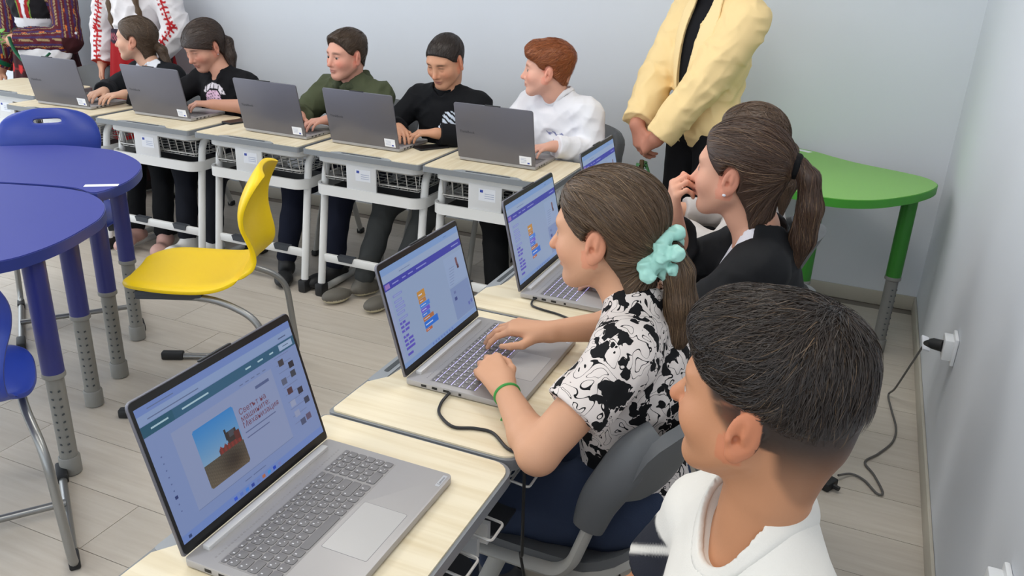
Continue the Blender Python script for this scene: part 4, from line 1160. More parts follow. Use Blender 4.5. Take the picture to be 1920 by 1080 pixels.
def hand_prims(F, w, d, n, side, sc=1.0, curl=(0.35, 0.45, 0.3), spread=0.10, thumb=0.5, thumb_down=0.35, per=None):
    """w wrist, d finger direction, n back of the hand; side +1 = right hand, -1 = left hand"""
    w, d = A3(w), unit(d); n = unit(A3(n) - d * (A3(n) @ d)); tx = np.cross(n, d) * side
    def rot(v, ax, a): return v * math.cos(a) + np.cross(ax, v) * math.sin(a) + ax * (ax @ v) * (1 - math.cos(a))
    ofs = [0.027, 0.0095, -0.0085, -0.025]; fw = [0.083, 0.086, 0.081, 0.072]
    seg = [(0.036, 0.023, 0.018), (0.040, 0.026, 0.019), (0.037, 0.024, 0.018), (0.029, 0.018, 0.016)]
    rad = [(0.0088, 0.0078, 0.0070, 0.0058)] * 3 + [(0.0078, 0.0068, 0.0060, 0.0052)]
    F.rc(w - d * 0.01 * sc, w + d * 0.02 * sc, 0.0225 * sc, 0.021 * sc, 0.012)
    kax = np.cross(d, n); kax = unit(kax)
    for i in range(4):
        kn = w + (d * fw[i] + tx * ofs[i] + n * (0.003 if i in (1, 2) else 0.0)) * sc
        F.rc(w + (d * 0.012 + tx * ofs[i] * 0.55) * sc, kn, 0.0155 * sc, 0.0112 * sc, 0.012 * sc)
        dirn = rot(d, n, -side * spread * (ofs[i] / 0.026) * -1 * 1.0)
        c3 = curl if per is None else per[i]
        p = kn; ang = 0
        ax = unit(np.cross(n, dirn))
        for j in range(3):
            ang += c3[j]
            v = rot(dirn, ax, ang)
            q = p + v * seg[i][j] * sc
            F.rc(p, q, rad[i][j] * sc, rad[i][j + 1] * sc, 0.0035 * sc if j else 0.006 * sc)
            p = q
    tb = w + (d * 0.020 + tx * 0.019 - n * 0.006) * sc
    t1 = tb + (d * (0.036 * (1 - thumb * 0.3)) + tx * 0.030 * (0.4 + thumb) - n * 0.012 * (0.3 + thumb_down)) * sc
    t2 = t1 + (d * 0.028 + tx * 0.010 * thumb - n * 0.010 * thumb_down) * sc
    t3 = t2 + (d * 0.022 - tx * 0.002 - n * 0.010 * thumb_down) * sc
    F.rc(tb, t1, 0.0150 * sc, 0.0105 * sc, 0.012 * sc); F.rc(t1, t2, 0.0102 * sc, 0.0090 * sc, 0.005 * sc); F.rc(t2, t3, 0.0088 * sc, 0.0066 * sc, 0.004 * sc)

def wrinkle(amp, fr=1.0, seed=0):
    """soft volume changes plus bundles of creases"""
    rs = np.random.RandomState(seed); K = rs.normal(size=(4, 3)) * (np.array([34, 34, 24]) * fr); ph = rs.uniform(0, 6.28, 4)
    D = rs.normal(size=(6, 3)); D /= np.linalg.norm(D, axis=1, keepdims=True); FR = rs.uniform(70, 120, 6) * fr; M2 = rs.normal(size=(6, 3)) * 22 * fr; p2 = rs.uniform(0, 6.28, (6, 2))
    def g(P, d):
        v = 0
        for k_, p_ in zip(K, ph): v = v + 0.16 * np.sin(P @ k_.astype(F32) + F32(p_) + 1.5 * np.sin(P @ (k_[::-1] * 0.5).astype(F32)))
        for i in range(6):
            ms = np.clip(np.sin(P @ M2[i].astype(F32) + F32(p2[i, 0])) * 1.5 - 0.35, 0, 1)
            w_ = P @ (D[i] * FR[i]).astype(F32) + F32(p2[i, 1]) + 0.9 * np.sin(P @ (M2[i][::-1] * 1.2).astype(F32))
            v = v + ms * (0.55 - np.abs(np.sin(w_ * 0.5))) * 0.75
        return d - F32(amp) * v.astype(F32)
    return g

def mixc(a, b, t):
    t = np.clip(t, 0, 1)[:, None]; return a * (1 - t) + b * t
def sstep(x, a, b):
    t = np.clip((x - a) / (b - a), 0, 1); return t * t * (3 - 2 * t)

def skin_colors(P, hd, skin, lips=(176, 108, 100), brow=(62, 46, 36), blush=0.35, stub=None):
    skin = (skin[0] * 0.965, skin[1] * 0.915, skin[2] * 0.855)
    base = np.tile(np.array(lin(skin)), (len(P), 1))
    q = hd.loc(P); x, y, z = q[:, 0], q[:, 1], q[:, 2]
    near = (np.linalg.norm(q, axis=1) < 0.19)
    rs = np.array(lin((min(255, skin[0] + 8), int(skin[1] * 0.80), int(skin[2] * 0.76))))
    ch = np.exp(-(((np.abs(x) - 0.045) / 0.022) ** 2 + ((z + 0.032) / 0.022) ** 2)) * (y > 0.02)
    base = mixc(base, rs, near * ch * blush)
    er = (np.abs(x) > 0.070) & (np.abs(z + 0.010) < 0.045) & (y < 0.02) & (y > -0.05)
    base = mixc(base, rs, er * 0.45)
    ns = np.exp(-((x / 0.016) ** 2 + ((z + 0.036) / 0.014) ** 2)) * (y > 0.085); base = mixc(base, rs, near * ns * 0.35)
    lp = np.exp(-(np.maximum(np.abs(x) / 0.019, 0) ** 4 + ((z + 0.066) / 0.0085) ** 4)) * (y > 0.07)
    base = mixc(base, np.array(lin(lips)), near * lp * 0.75)
    ml = np.exp(-((x / 0.019) ** 4 + ((z + 0.0655) / 0.0016) ** 2)) * (y > 0.07); base = mixc(base, np.array(lin((110, 60, 56))), near * ml * 0.6)
    arch = 0.0175 - 2.2 * (np.abs(x) - 0.030) ** 2 * 2
    bw = np.exp(-((np.abs(x) - 0.032) / 0.019) ** 4 - ((z - arch) / 0.0042) ** 2) * (y > 0.045); base = mixc(base, np.array(lin(brow)), near * bw * 0.85)
    ls = np.exp(-((np.abs(x) - 0.031) / 0.0145) ** 4 - ((z - 0.0015 + 9 * (np.abs(x) - 0.031) ** 2) / 0.0022) ** 2) * (y > 0.055); base = mixc(base, np.array(lin((40, 30, 26))), near * ls * 0.8)
    if stub is not None: base = stub(q, base)
    return base

def eye_mesh(hd, x):
    V, F_, C = [], [], []
    c = hd.w(x * 0.0310, 0.0722, -0.0045); r = 0.0136 * hd.s
    nu, nv = 18, 12
    # axis of the ball = gaze
    for i in range(nv + 1):
        th = PI * i / nv
        for j in range(nu):
            ph = 2 * PI * j / nu
            l_ = np.array([math.sin(th) * math.cos(ph), math.cos(th), math.sin(th) * math.sin(ph)])
            V.append(c + hd.M @ l_ * r)
            C.append(lin((18, 14, 12)) if th < 0.28 else (lin((74, 56, 42)) if th < 0.60 else lin((176, 166, 160))))
    for i in range(nv):
        for j in range(nu): F_.append([i * nu + j, (i + 1) * nu + j, (i + 1) * nu + (j + 1) % nu, i * nu + (j + 1) % nu])
    return V, F_, C

M_SKIN = mat('skin', attr='Col', rough=0.52, spec=0.35, bump=0.03, bscale=260)
M_SKIN.node_tree.nodes['Principled BSDF'].inputs['Subsurface Weight'].default_value = 0.0
M_HAIR = mat('hair', attr='Col', rough=0.42, spec=0.4)
M_EYE = mat('eye', attr='Col', rough=0.15)
M_CLOTH = mat('cloth', attr='Col', rough=0.85, spec=0.2, bump=0.10, bscale=420)
M_CLOTHS = mat('cloth_smooth', attr='Col', rough=0.75, spec=0.25, bump=0.04, bscale=300)
M_SHOE = mat('shoe', attr='Col', rough=0.6)

def emit_part(name, parent, base, f, h, colorfn, m, lo=None, hi=None, label=None, extra=None):
    if lo is None: lo, hi = f.bounds(0.02)
    V, Q = polygonize(f, lo, hi, h)
    C = colorfn(V)
    me = np_mesh(name, V - base, Q, C)
    if extra is not None:                      # strands etc: (V, F(quads), C)
        V2, Q2, C2 = extra
        me2 = np_mesh(name, np.concatenate([V, V2]) - base, np.concatenate([Q, Q2 + len(V)]), np.concatenate([C, C2])); bpy.data.meshes.remove(me); me = me2
    return link(name, me, m, parent, label=label)

def strands(f, seeds, flow, n_steps, step, width, lift, color, jitter=0.25, seed=1, taper=True):
    """ribbons that follow a flow field along the surface f = 0"""
    rs = np.random.RandomState(seed)
    P = seeds.copy(); N_ = len(P); paths = [P.copy()]; nrm = [grad(f, P)]
    jit = rs.normal(size=(N_, 3)) * jitter
    lf = lift * (0.3 + 0.9 * rs.rand(N_, 1))
    for i in range(n_steps):
        g = grad(f, P); d = flow(P) + jit
        d = d - g * (d * g).sum(1, keepdims=True)
        d = d / (np.linalg.norm(d, axis=1, keepdims=True) + 1e-9)
        P = P + d * step
        g = grad(f, P); P = P - g * (f(P)[:, None] - lf * math.sin(PI * 0.5 * min(1.0, (i + 1) / n_steps * 1.4)))
        paths.append(P.copy()); nrm.append(g)
    PT = np.stack(paths, 1); NT = np.stack(nrm, 1)
    T = np.gradient(PT, axis=1); T /= (np.linalg.norm(T, axis=2, keepdims=True) + 1e-9)
    tw = rs.normal(size=(N_, 1, 3)) * 0.5
    Bn = np.cross(T, NT + tw); Bn /= (np.linalg.norm(Bn, axis=2, keepdims=True) + 1e-9)
    k = PT.shape[1]; ww = width * (0.6 + 0.8 * rs.rand(N_, 1, 1)) * np.linspace(1, 0.15 if taper else 0.8, k)[None, :, None]
    Lf, Rt = PT + Bn * ww / 2, PT - Bn * ww / 2
    V = np.stack([Lf, Rt], 2).reshape(-1, 3)
    b0 = (np.arange(N_) * k * 2)[:, None] + (np.arange(k - 1) * 2)[None]
    Q = np.stack([b0, b0 + 1, b0 + 3, b0 + 2], -1).reshape(-1, 4)
    C = np.repeat(color(seeds, rs), k * 2, axis=0)
    return V, Q, C

def sample_surface(V, Q, n, rs, mask=None):
    a = V[Q[:, 0]]; b_ = V[Q[:, 1]]; c = V[Q[:, 2]]
    ar = np.linalg.norm(np.cross(b_ - a, c - a), axis=1)
    if mask is not None: ar = ar * mask((a + c) / 2)
    i = rs.choice(len(Q), n, p=ar / ar.sum()); r = rs.rand(n, 2)
    return V[Q[i, 0]] * (1 - r[:, :1]) + V[Q[i, 1]] * r[:, :1] * (1 - r[:, 1:]) + V[Q[i, 2]] * r[:, :1] * r[:, 1:]

def jitter_color(base, spread, hi=None, hf=0.0):
    def fn(P, rs):
        C = np.tile(np.array(lin(base)), (len(P), 1)) * (1 + spread * rs.normal(size=(len(P), 1))).clip(0.3, 2.2)
        if hi is not None: C = mixc(C, np.array(lin(hi)), (rs.rand(len(P)) < hf) * rs.rand(len(P)))
        return C
    return fn
def flatc(rgb): 
    c = np.array(lin(rgb)); return lambda V: np.tile(c, (len(V), 1))

# ------------------------------------------------------------------ figure
class Figure:
    """everything in world metres; J holds the joints"""
    def __init__(s, base, fwd, scale=1.0, **J):
        s.base = np.array([base[0], base[1], 0.0]); s.f = unit((fwd[0], fwd[1], 0)); s.up = np.array([0, 0, 1.0]); s.r = np.cross(s.f, s.up); s.sc = scale
        s.J = {}
        L = s.L; sw = J.pop('sw', 0.155)
        lean = J.pop('lean', 0.05); seat = J.pop('seat', 0.43)
        d = dict(pelvis=L(0, 0, seat + 0.095), chest=L(0, lean * 0.7, seat + 0.345), neck=L(0, lean, seat + 0.495),
                 shR=L(sw, lean * 0.8, seat + 0.455), shL=L(-sw, lean * 0.8, seat + 0.455),
                 hipR=L(0.085, 0.03, seat + 0.075), hipL=L(-0.085, 0.03, seat + 0.075),
                 knR=L(0.10, 0.40, seat + 0.05), knL=L(-0.10, 0.40, seat + 0.05), anR=L(0.10, 0.36, 0.085), anL=L(-0.10, 0.36, 0.085),
                 toeR=L(0.12, 0.52, 0.03), toeL=L(-0.12, 0.52, 0.03))
        d.update({k: A3(v) for k, v in J.items()}); s.J = d
    def L(s, x, y, z): return s.base + s.r * x * s.sc + s.f * y * s.sc + s.up * z
    def torso(s, F, g=0.0, girth=1.0, belly=1.0, chestk=1.0, neck=True, hd=None, neck_r=0.046, low=True):
        J = s.J; S_ = s.sc
        sp = unit(J['neck'] - J['pelvis']); rt = unit(J['shR'] - J['shL']); fw = unit(np.cross(sp, rt)); rt = np.cross(fw, sp)
        M = np.stack([rt, fw, sp], 1); s.TM = M
        sw = np.linalg.norm(J['shR'] - J['shL']) / 2
        F.ell(J['pelvis'], A3((0.140 * girth, 0.110, 0.100)) * S_ + g, M, 0.03)
        F.ell(J['pelvis'] * 0.62 + J['neck'] * 0.38 + fw * 0.012, A3((0.118 * girth, 0.090 * belly, 0.15)) * S_ + g, M, 0.05)
        F.ell(J['chest'] + sp * 0.01, A3((0.88 * sw / S_ * girth, 0.094 * chestk, 0.145)) * S_ + g, M, 0.05)
        c = (J['shR'] + J['shL']) / 2
        F.rc(J['shL'] * 0.86 + c * 0.14, J['shR'] * 0.86 + c * 0.14, 0.050 * S_ + g, 0.050 * S_ + g, 0.04)
        for k_ in ('shR', 'shL'):
            F.rc(J[k_] * 0.75 + c * 0.25 + sp * 0.005, J['neck'] + sp * 0.025, 0.043 * S_ + g, 0.040 * S_ + g, 0.03)
        if neck and hd is not None:
            F.rc(J['neck'] - sp * 0.02, hd.w(0, -0.022, -0.055), (neck_r + 0.004) * S_, neck_r * S_, 0.025)
    def arm(s, F, side, elbow, wrist, g=0.0, r=(0.044, 0.036, 0.036, 0.024), upto=1.0):
        sh = s.J['sh' + side]; S_ = s.sc
        F.rc(sh, elbow, r[0] * S_ + g, r[1] * S_ + g, 0.03); 
        if upto > 1e-3:
            m = A3(elbow) * 0.72 + A3(wrist) * 0.28
            F.rc(elbow, m, r[1] * S_ + g, (r[2] + 0.001) * S_ + g, 0.012); F.rc(m, wrist, (r[2] + 0.001) * S_ + g, r[3] * S_ + g, 0.012)
    def legs(s, F, g=0.012, r=(0.080, 0.056, 0.050, 0.038), hem=None):
        J = s.J; S_ = s.sc
        for q in 'RL':
            F.rc(J['hip' + q], J['kn' + q], r[0] * S_ + g, r[1] * S_ + g, 0.03)
            F.rc(J['kn' + q], J['an' + q] + (J['kn' + q] - J['an' + q]) * 0.06, r[2] * S_ + g, r[3] * S_ + g, 0.03)
        F.ell(J['pelvis'] - s.up * 0.01, A3((0.142, 0.115, 0.098)) * S_ + g * 0.6, np.stack([s.r, s.f, s.up], 1), 0.04)

def shoe_field(an, toe, sc=1.0):
    an, toe = A3(an), A3(toe); d = unit((toe[0] - an[0], toe[1] - an[1], 0)); up = np.array([0, 0, 1.0])
    heel = np.array([an[0], an[1], 0.0]) - d * 0.045 * sc; zt = an[2] - 0.085
    tp = np.array([toe[0], toe[1], 0.0]); up0 = up * max(0, zt)
    M = np.stack([np.cross(d, up), d, up], 1); mid = (heel + tp) / 2
    F = Field()
    F.rc(heel + up * 0.040 + up0, heel + d * 0.07 * sc + up * 0.045 + up0, 0.036 * sc, 0.036 * sc, 0.02)
    F.ell(tp - d * 0.045 * sc + up * 0.034 + up0, (0.044 * sc, 0.072 * sc, 0.034), M, 0.03)
    F.rc(np.array([an[0], an[1], 0]) + up * 0.05 + up0, np.array([an[0], an[1], 0]) + up * 0.095 + up0 - d * 0.005, 0.037 * sc, 0.040 * sc, 0.02)
    zb = 0.002 + max(0, zt)
    def cut(P, dd): return smax(dd, (F32(zb) - P[:, 2]), 0.006)
    F.post.append(cut); F.zb = zb
    return F
def make_shoes(s, parent, h, upper, sole, sc=1.0):
    for q in 'RL':
        F = shoe_field(s.J['an' + q], s.J['toe' + q], sc); zb = F.zb
        def cf(V, zb=zb): return mixc(np.tile(np.array(lin(upper)), (len(V), 1)), np.array(lin(sole)), (V[:, 2] < zb + 0.022) * 1.0)
        emit_part('shoe', parent, s.base, F, h, cf, M_SHOE)

def hair_field(hd, thick, mask, tail=None, k=0.006):
    """skull grown by thick(q) where mask(q) < 0 (q in head units), with an optional tail field"""
    sk = hd.skull(0.0)
    def f(P, margin=1e9):
        P = P.astype(F32); q = hd.loc(P); d = sk(P) - (thick(q) * hd.s).astype(F32)
        d = smax(d, (mask(q) * hd.s).astype(F32), k * hd.s)
        if tail is not None: d = smin(d, tail(P), 0.012)
        return d
    return f
def line_mask(zs, ys, zlow=-0.2):
    def m(q):
        e = 1 - np.sqrt(((np.abs(q[:, 0]) - 0.080) / 0.030) ** 2 + ((q[:, 1] + 0.009) / 0.0225) ** 2 + ((q[:, 2] + 0.008) / 0.036) ** 2)      # keep the ears free
        return np.maximum(np.maximum(q[:, 1] - np.interp(q[:, 2], zs, ys), zlow - q[:, 2]), e * 0.022)
    return m
GIRL_LINE = ([-0.12, -0.075, -0.05, -0.02, 0.0, 0.03, 0.06, 0.085, 0.12], [-0.062, -0.048, -0.034, -0.016, 0.018, 0.046, 0.066, 0.078, 0.09])
BOY_LINE = ([-0.12, -0.07, -0.06, -0.03, -0.005, 0.015, 0.04, 0.065, 0.085, 0.12], [-0.3, -0.14, -0.075, -0.042, -0.005, 0.036, 0.056, 0.074, 0.084, 0.095])
def tube_field(pts, radii, k=0.012):
    F = Field()
    for a, b_, ra, rb in zip(pts, pts[1:], radii, radii[1:]): F.rc(a, b_, ra, rb, k)
    return F
def add_hair(name, parent, base, f, lo, hi, h, color, n=0, flow=None, steps=6, step=0.012, width=0.0011, lift=0.003, scolor=None, mask=None, seed=3, jitter=0.25, label=None):
    V, Q = polygonize(f, lo, hi, h)
    rs = np.random.RandomState(seed)
    bc_ = np.array(lin(color)); C = np.tile(bc_, (len(V), 1)) * 0.8
    if n:
        sd_ = sample_surface(V, Q, n, rs, mask)
        V2, Q2, C2 = strands(f, sd_, flow, steps, step, width, lift, scolor or jitter_color(color, 0.3), jitter, seed)
        V, Q, C = np.concatenate([V, V2]), np.concatenate([Q, Q2 + len(V)]), np.concatenate([C, C2])
    return link(name, np_mesh(name, V - base, Q, C), M_HAIR, parent, label=label)
def hbox(hd, pad=0.16): return hd.c - pad, hd.c + pad

def torso_mask(fig):
    """coordinates in the torso frame: x right, y front, z along the spine from the neck (negative below)"""
    M = fig.TM; n = fig.J['neck']
    return lambda P: (P - n) @ M

def person(label, fig, hd, skin, h=0.0048, hc=0.0068, shirt=None, trousers=None, shoes=None, arms=None, hair=None, group=None, head=None, torso=None, hand_scale=0.92,
           shirt_mat=None, stub=None, brow=(62, 46, 36), sleeve='short', collar_r=0.016, hem=0.50, neck_r=0.046, shirt_g=0.009, post=None, arm_r=(0.044, 0.036, 0.036, 0.024),
           sleeve_len=0.62, wr=0.004, collar=None, eyes=True, shirt_label=None, blush=0.35, shirt_name='shirt', opening=None, lips=(176, 108, 100)):
    t = thing('person', label, 'person', tuple(fig.base), 0, group)
    B = Field(); tk = torso or {}; hk = head or {}
    hd.prims(B, **hk); fig.torso(B, -0.004, hd=hd, neck_r=neck_r, **tk)
    arms = arms or {}
    for sd_, a in arms.items():
        fig.arm(B, sd_, a['elbow'], a['wrist'], 0, arm_r)
        hand_prims(B, a['wrist'], a['d'], a['n'], 1 if sd_ == 'R' else -1, hand_scale, a.get('curl', (0.35, 0.45, 0.3)), a.get('spread', 0.10), a.get('thumb', 0.5), a.get('td', 0.35), a.get('per'))
    cf = lambda V: skin_colors(V, hd, skin, brow=brow, stub=stub, blush=blush, lips=lips)
    lo, hi = B.bounds(0.02)
    emit_part('body', t, fig.base, B, h, cf, M_SKIN, lo, hi)
    if eyes:
        for x in (-1, 1):
            V, F_, C = eye_mesh(hd, x); link('eye', np_mesh('eye', np.array(V) - fig.base, F_, C), M_EYE, t)
    if shirt is not None:
        S_ = Field(); fig.torso(S_, shirt_g, neck=False, **tk)
        sp = unit(fig.J['neck'] - fig.J['pelvis'])
        for sd_, a in arms.items():
            sh = fig.J['sh' + sd_]; el = A3(a['elbow']); wrs = A3(a['wrist']); r = [q * fig.sc + shirt_g for q in arm_r]
            if sleeve == 'short':
                e = sh + (el - sh) * sleeve_len
                S_.cone(sh, e, r[0] + 0.004, r[0] + (r[1] - r[0]) * sleeve_len + 0.012, 0.004, 0.03); S_.sph(sh, r[0] + 0.002, 0.03)
            else:
                S_.rc(sh, el, r[0] + 0.004, r[1] + 0.006, 0.03); e = wrs + (el - wrs) * a.get('cuff', 0.06)
                S_.cone(el, e, r[1] + 0.006, r[3] + 0.012, 0.004, 0.015); S_.sph(el, r[1] + 0.005, 0.012)
        def cut_neck(Fd, op):
            if opening is None: Fd.rc(fig.J['neck'] + sp * 0.012, fig.J['neck'] + sp * 0.16, neck_r + collar_r, neck_r + collar_r * 1.1, 0.006, op)
            else: Fd.ell(fig.J['neck'] + fig.TM @ A3(opening[:3]), opening[3:], fig.TM, 0.006, op)
        cut_neck(S_, -1)
        if hem is not None:
            tmk = torso_mask(fig); swd = np.linalg.norm(fig.J['shR'] - fig.J['shL']) / 2 + 0.012
            S_.post.append(lambda P, d: smax(d, np.minimum(F32(hem) - P[:, 2], swd - np.abs(tmk(P)[:, 0])).astype(F32), 0.006))
        if wr: S_.post.append(wrinkle(wr, 1.0, 5))
        if post is not None: S_.post.append(post)
        emit_part(shirt_name, t, fig.base, S_, hc, shirt if callable(shirt) else flatc(shirt), shirt_mat or M_CLOTH, label=shirt_label)
        if collar is not None:                     # knitted neck band where the opening meets the cloth
            G0 = Field(); fig.torso(G0, shirt_g, neck=False, **tk); N0 = Field(); cut_neck(N0, 1)
            def band(P, margin=1e9):
                c_ = N0(P)
                return smax(np.abs(c_ - 0.004) - 0.008, np.abs(G0(P) - 0.001) - 0.0045, 0.003)
            n_ = fig.J['neck']; emit_part('collar', t, fig.base, band, hc * 0.8, flatc(collar), M_CLOTH, n_ - 0.14, n_ + 0.14)
    if trousers is not None:
        T_ = Field(); fig.legs(T_); T_.post.append(wrinkle(0.004, 0.8, 9))
        emit_part('trousers', t, fig.base, T_, max(hc, 0.007), trousers if callable(trousers) else flatc(trousers), M_CLOTH)
    if shoes is not None: make_shoes(fig, t, 0.006, *shoes)
    if hair is not None: hair(t, fig, hd)
    return t
# ------------------------------------------------------------------ pattern cloth for the blouse with black blobs on white
def blob_cloth():
    m = bpy.data.materials.new('blob_print'); m.use_nodes = True
    nt = m.node_tree; b = nt.nodes['Principled BSDF']; N = nt.nodes.new; L = nt.links.new
    tc = N('ShaderNodeTexCoord')
    nz = N('ShaderNodeTexNoise'); nz.inputs['Scale'].default_value = 26; nz.inputs['Detail'].default_value = 2
    L(tc.outputs['Object'], nz.inputs['Vector'])
    mx = N('ShaderNodeMix'); mx.data_type = 'VECTOR'; mx.inputs['Factor'].default_value = 0.085
    L(tc.outputs['Object'], mx.inputs['A']); L(nz.outputs['Color'], mx.inputs['B'])
    v = N('ShaderNodeTexVoronoi'); v.inputs['Scale'].default_value = 25; v.inputs['Randomness'].default_value = 0.9; L(mx.outputs['Result'], v.inputs['Vector'])
    # filled blobs only in some cells
    sep = N('ShaderNodeSeparateColor'); L(v.outputs['Color'], sep.inputs['Color'])
    c1 = N('ShaderNodeMath'); c1.operation = 'LESS_THAN'; L(v.outputs['Distance'], c1.inputs[0])
    rad = N('ShaderNodeMapRange'); rad.inputs['To Min'].default_value = 0.36; rad.inputs['To Max'].default_value = 0.58; L(sep.outputs['Green'], rad.inputs['Value']); L(rad.outputs[0], c1.inputs[1])
    c2 = N('ShaderNodeMath'); c2.operation = 'GREATER_THAN'; c2.inputs[1].default_value = 0.12; L(sep.outputs['Red'], c2.inputs[0])
    blob = N('ShaderNodeMath'); blob.operation = 'MULTIPLY'; L(c1.outputs[0], blob.inputs[0]); L(c2.outputs[0], blob.inputs[1])
    # thin drawn contour lines
    n2 = N('ShaderNodeTexNoise'); n2.inputs['Scale'].default_value = 24; n2.inputs['Detail'].default_value = 1.0; n2.inputs['Distortion'].default_value = 0.8; L(tc.outputs['Object'], n2.inputs['Vector'])
    w1 = N('ShaderNodeMath'); w1.operation = 'MULTIPLY'; w1.inputs[1].default_value = 6; L(n2.outputs['Fac'], w1.inputs[0])
    fr = N('ShaderNodeMath'); fr.operation = 'FRACT'; L(w1.outputs[0], fr.inputs[0])
    ln = N('ShaderNodeMath'); ln.operation = 'LESS_THAN'; ln.inputs[1].default_value = 0.11; L(fr.outputs[0], ln.inputs[0])
    mxm = N('ShaderNodeMath'); mxm.operation = 'MAXIMUM'; L(blob.outputs[0], mxm.inputs[0]); L(ln.outputs[0], mxm.inputs[1])
    mc = N('ShaderNodeMix'); mc.data_type = 'RGBA'; L(mxm.outputs[0], mc.inputs['Factor'])
    mc.inputs['A'].default_value = (*lin((222, 212, 206)), 1); mc.inputs['B'].default_value = (*lin((22, 22, 24)), 1)
    L(mc.outputs['Result'], b.inputs['Base Color']); b.inputs['Roughness'].default_value = 0.8; b.inputs['Specular IOR Level'].default_value = 0.2
    return m

Z = np.array([0, 0, 1.0])
# ------------------------------------------------------------------ girl with mint scrunchie (second desk of the side row)
def girl_scrunchie():
    fig = Figure((-0.33, 1.49), (-1, 0), pelvis=(-0.310, 1.49, 0.525), chest=(-0.322, 1.487, 0.765), neck=(-0.345, 1.482, 0.930), shL=(-0.322, 1.348, 0.880), shR=(-0.352, 1.612, 0.880),
                 hipL=(-0.35, 1.405, 0.505), hipR=(-0.35, 1.575, 0.505), knL=(-0.68, 1.375, 0.44), knR=(-0.70, 1.60, 0.44), anL=(-0.66, 1.37, 0.085), anR=(-0.66, 1.61, 0.085), toeL=(-0.82, 1.36, 0.03), toeR=(-0.82, 1.62, 0.03))
    hd = Head((-0.412, 1.475, 1.070), (-0.99, 0.10), 0.10, 0.0, 1.02)
    def hair(t, fig, hd):
        base = np.array([-0.303, 1.470, 1.045])
        tail = tube_field([base, base + (0.022, -0.004, 0.004), base + (0.040, -0.006, -0.03), base + (0.050, -0.004, -0.09), base + (0.045, 0.0, -0.16), base + (0.030, 0.004, -0.225)], [0.020, 0.021, 0.027, 0.029, 0.024, 0.010])
        hfn = hair_field(hd, lambda q: 0.011 + 0.004 * sstep(q[:, 2], 0, 0.08), line_mask(*GIRL_LINE), tail)
        def flow(P):
            q = hd.loc(P); d = base - P; dist = np.linalg.norm(d, axis=1, keepdims=True)
            tl = sstep(P[:, 0], base[0] - 0.012, base[0] + 0.012)[:, None]
            dn = np.stack([0.25 - 4 * (P[:, 0] - base[0] - 0.03), 0 * P[:, 0], -np.ones(len(P))], 1)
            return d / dist * (1 - tl) + dn * tl
        lo, hi = hbox(hd, 0.15); hi = hi + (0.06, 0, 0); lo = lo - (0, 0, 0.14)
        add_hair('hair', t, fig.base, hfn, lo, hi, 0.0042, (84, 66, 50), 9000, flow, 9, 0.011, 0.0012, 0.0022, jitter_color((92, 72, 54), 0.28, (150, 122, 90), 0.16), seed=11, jitter=0.10)
        # scrunchie: gathered satin ring
        F = Field(); rs = np.random.RandomState(4)
        ax = unit((0.8, -0.05, 0.25)); u = unit(np.cross(ax, Z)); v = np.cross(ax, u); c = base + (0.010, -0.004, 0.006)
        for k in range(15):
            a = 2 * PI * k / 15; a2 = 2 * PI * (k + 1) / 15
            p = c + (u * math.cos(a) + v * math.sin(a)) * (0.030 + 0.007 * rs.rand()) + ax * 0.010 * rs.normal(); p2 = c + (u * math.cos(a2) + v * math.sin(a2)) * 0.031
            F.rc(p, p2, 0.012 + 0.006 * rs.rand(), 0.010, 0.004)
        for dv in ((-0.028, -0.040, -0.018), (-0.018, -0.046, -0.034), (0.028, -0.036, 0.012)): F.rc(c + (0, -0.02, 0), c + A3(dv), 0.013, 0.015, 0.006)
        F.post.append(wrinkle(0.004, 4.0, 2))
        emit_part('scrunchie', t, fig.base, F, 0.003, flatc((164, 216, 202)), mat('mint_satin', attr='Col', rough=0.4, spec=0.5), label='mint green satin scrunchie')
    arms = {'L': dict(elbow=(-0.422, 1.190, 0.735), wrist=(-0.552, 1.338, 0.758), d=(-0.074, 0.055, 0.030), n=(-0.25, -0.30, 0.9), curl=(0.75, 0.55, 0.35), thumb=0.35, td=0.9, spread=0.12),
            'R': dict(elbow=(-0.405, 1.720, 0.775), wrist=(-0.560, 1.585, 0.778), d=(-0.085, -0.020, 0.006), n=(-0.05, -0.10, 1), curl=(0.50, 0.40, 0.25), thumb=0.75, td=0.55, spread=0.16)}
    t = person('girl with a mint scrunchie and printed blouse typing on a laptop', fig, hd, (216, 172, 146), 0.0034, 0.0045, shirt=(220, 212, 206), shirt_mat=blob_cloth(), trousers=(50, 60, 82),
               shoes=((60, 60, 64), (190, 190, 188)), arms=arms, hair=hair, sleeve_len=0.60, hem=0.50, hand_scale=0.90, neck_r=0.044, collar_r=0.010, wr=0.0035, shirt_name='blouse',
               arm_r=(0.045, 0.037, 0.035, 0.0225), torso=dict(girth=0.90), head=dict(nl=0.006, nose=0.92))
    # knotted green wrist band
    w_ = np.array([-0.540, 1.324, 0.756]); ax = unit(np.array([-0.13, 0.148, 0.023])); u = unit(np.cross(ax, Z)); v = np.cross(ax, u)
    b = MB(); b.tube([tuple(w_ + (u * math.cos(a) + v * math.sin(a)) * 0.0245 - fig.base) for a in np.linspace(0, 2 * PI, 28, endpoint=False)], 0.0035, 8, closed=True)
    k0 = w_ + (-u * 0.004 + v * 0.022) - fig.base
    b.tube(spline([tuple(k0), tuple(k0 + (-0.012, -0.006, 0.012)), tuple(k0 + (-0.020, 0.010, 0.020)), tuple(k0 + (-0.006, 0.010, 0.010))], 6), 0.0022, 6)
    b.tube(spline([tuple(k0), tuple(k0 + (0.006, -0.014, -0.008)), tuple(k0 + (0.004, -0.022, -0.026))], 6), 0.0025, 6)
    b.build('wrist_band', mat('green_cord', (58, 150, 66), 0.6), t, label='knotted green cord wrist band')
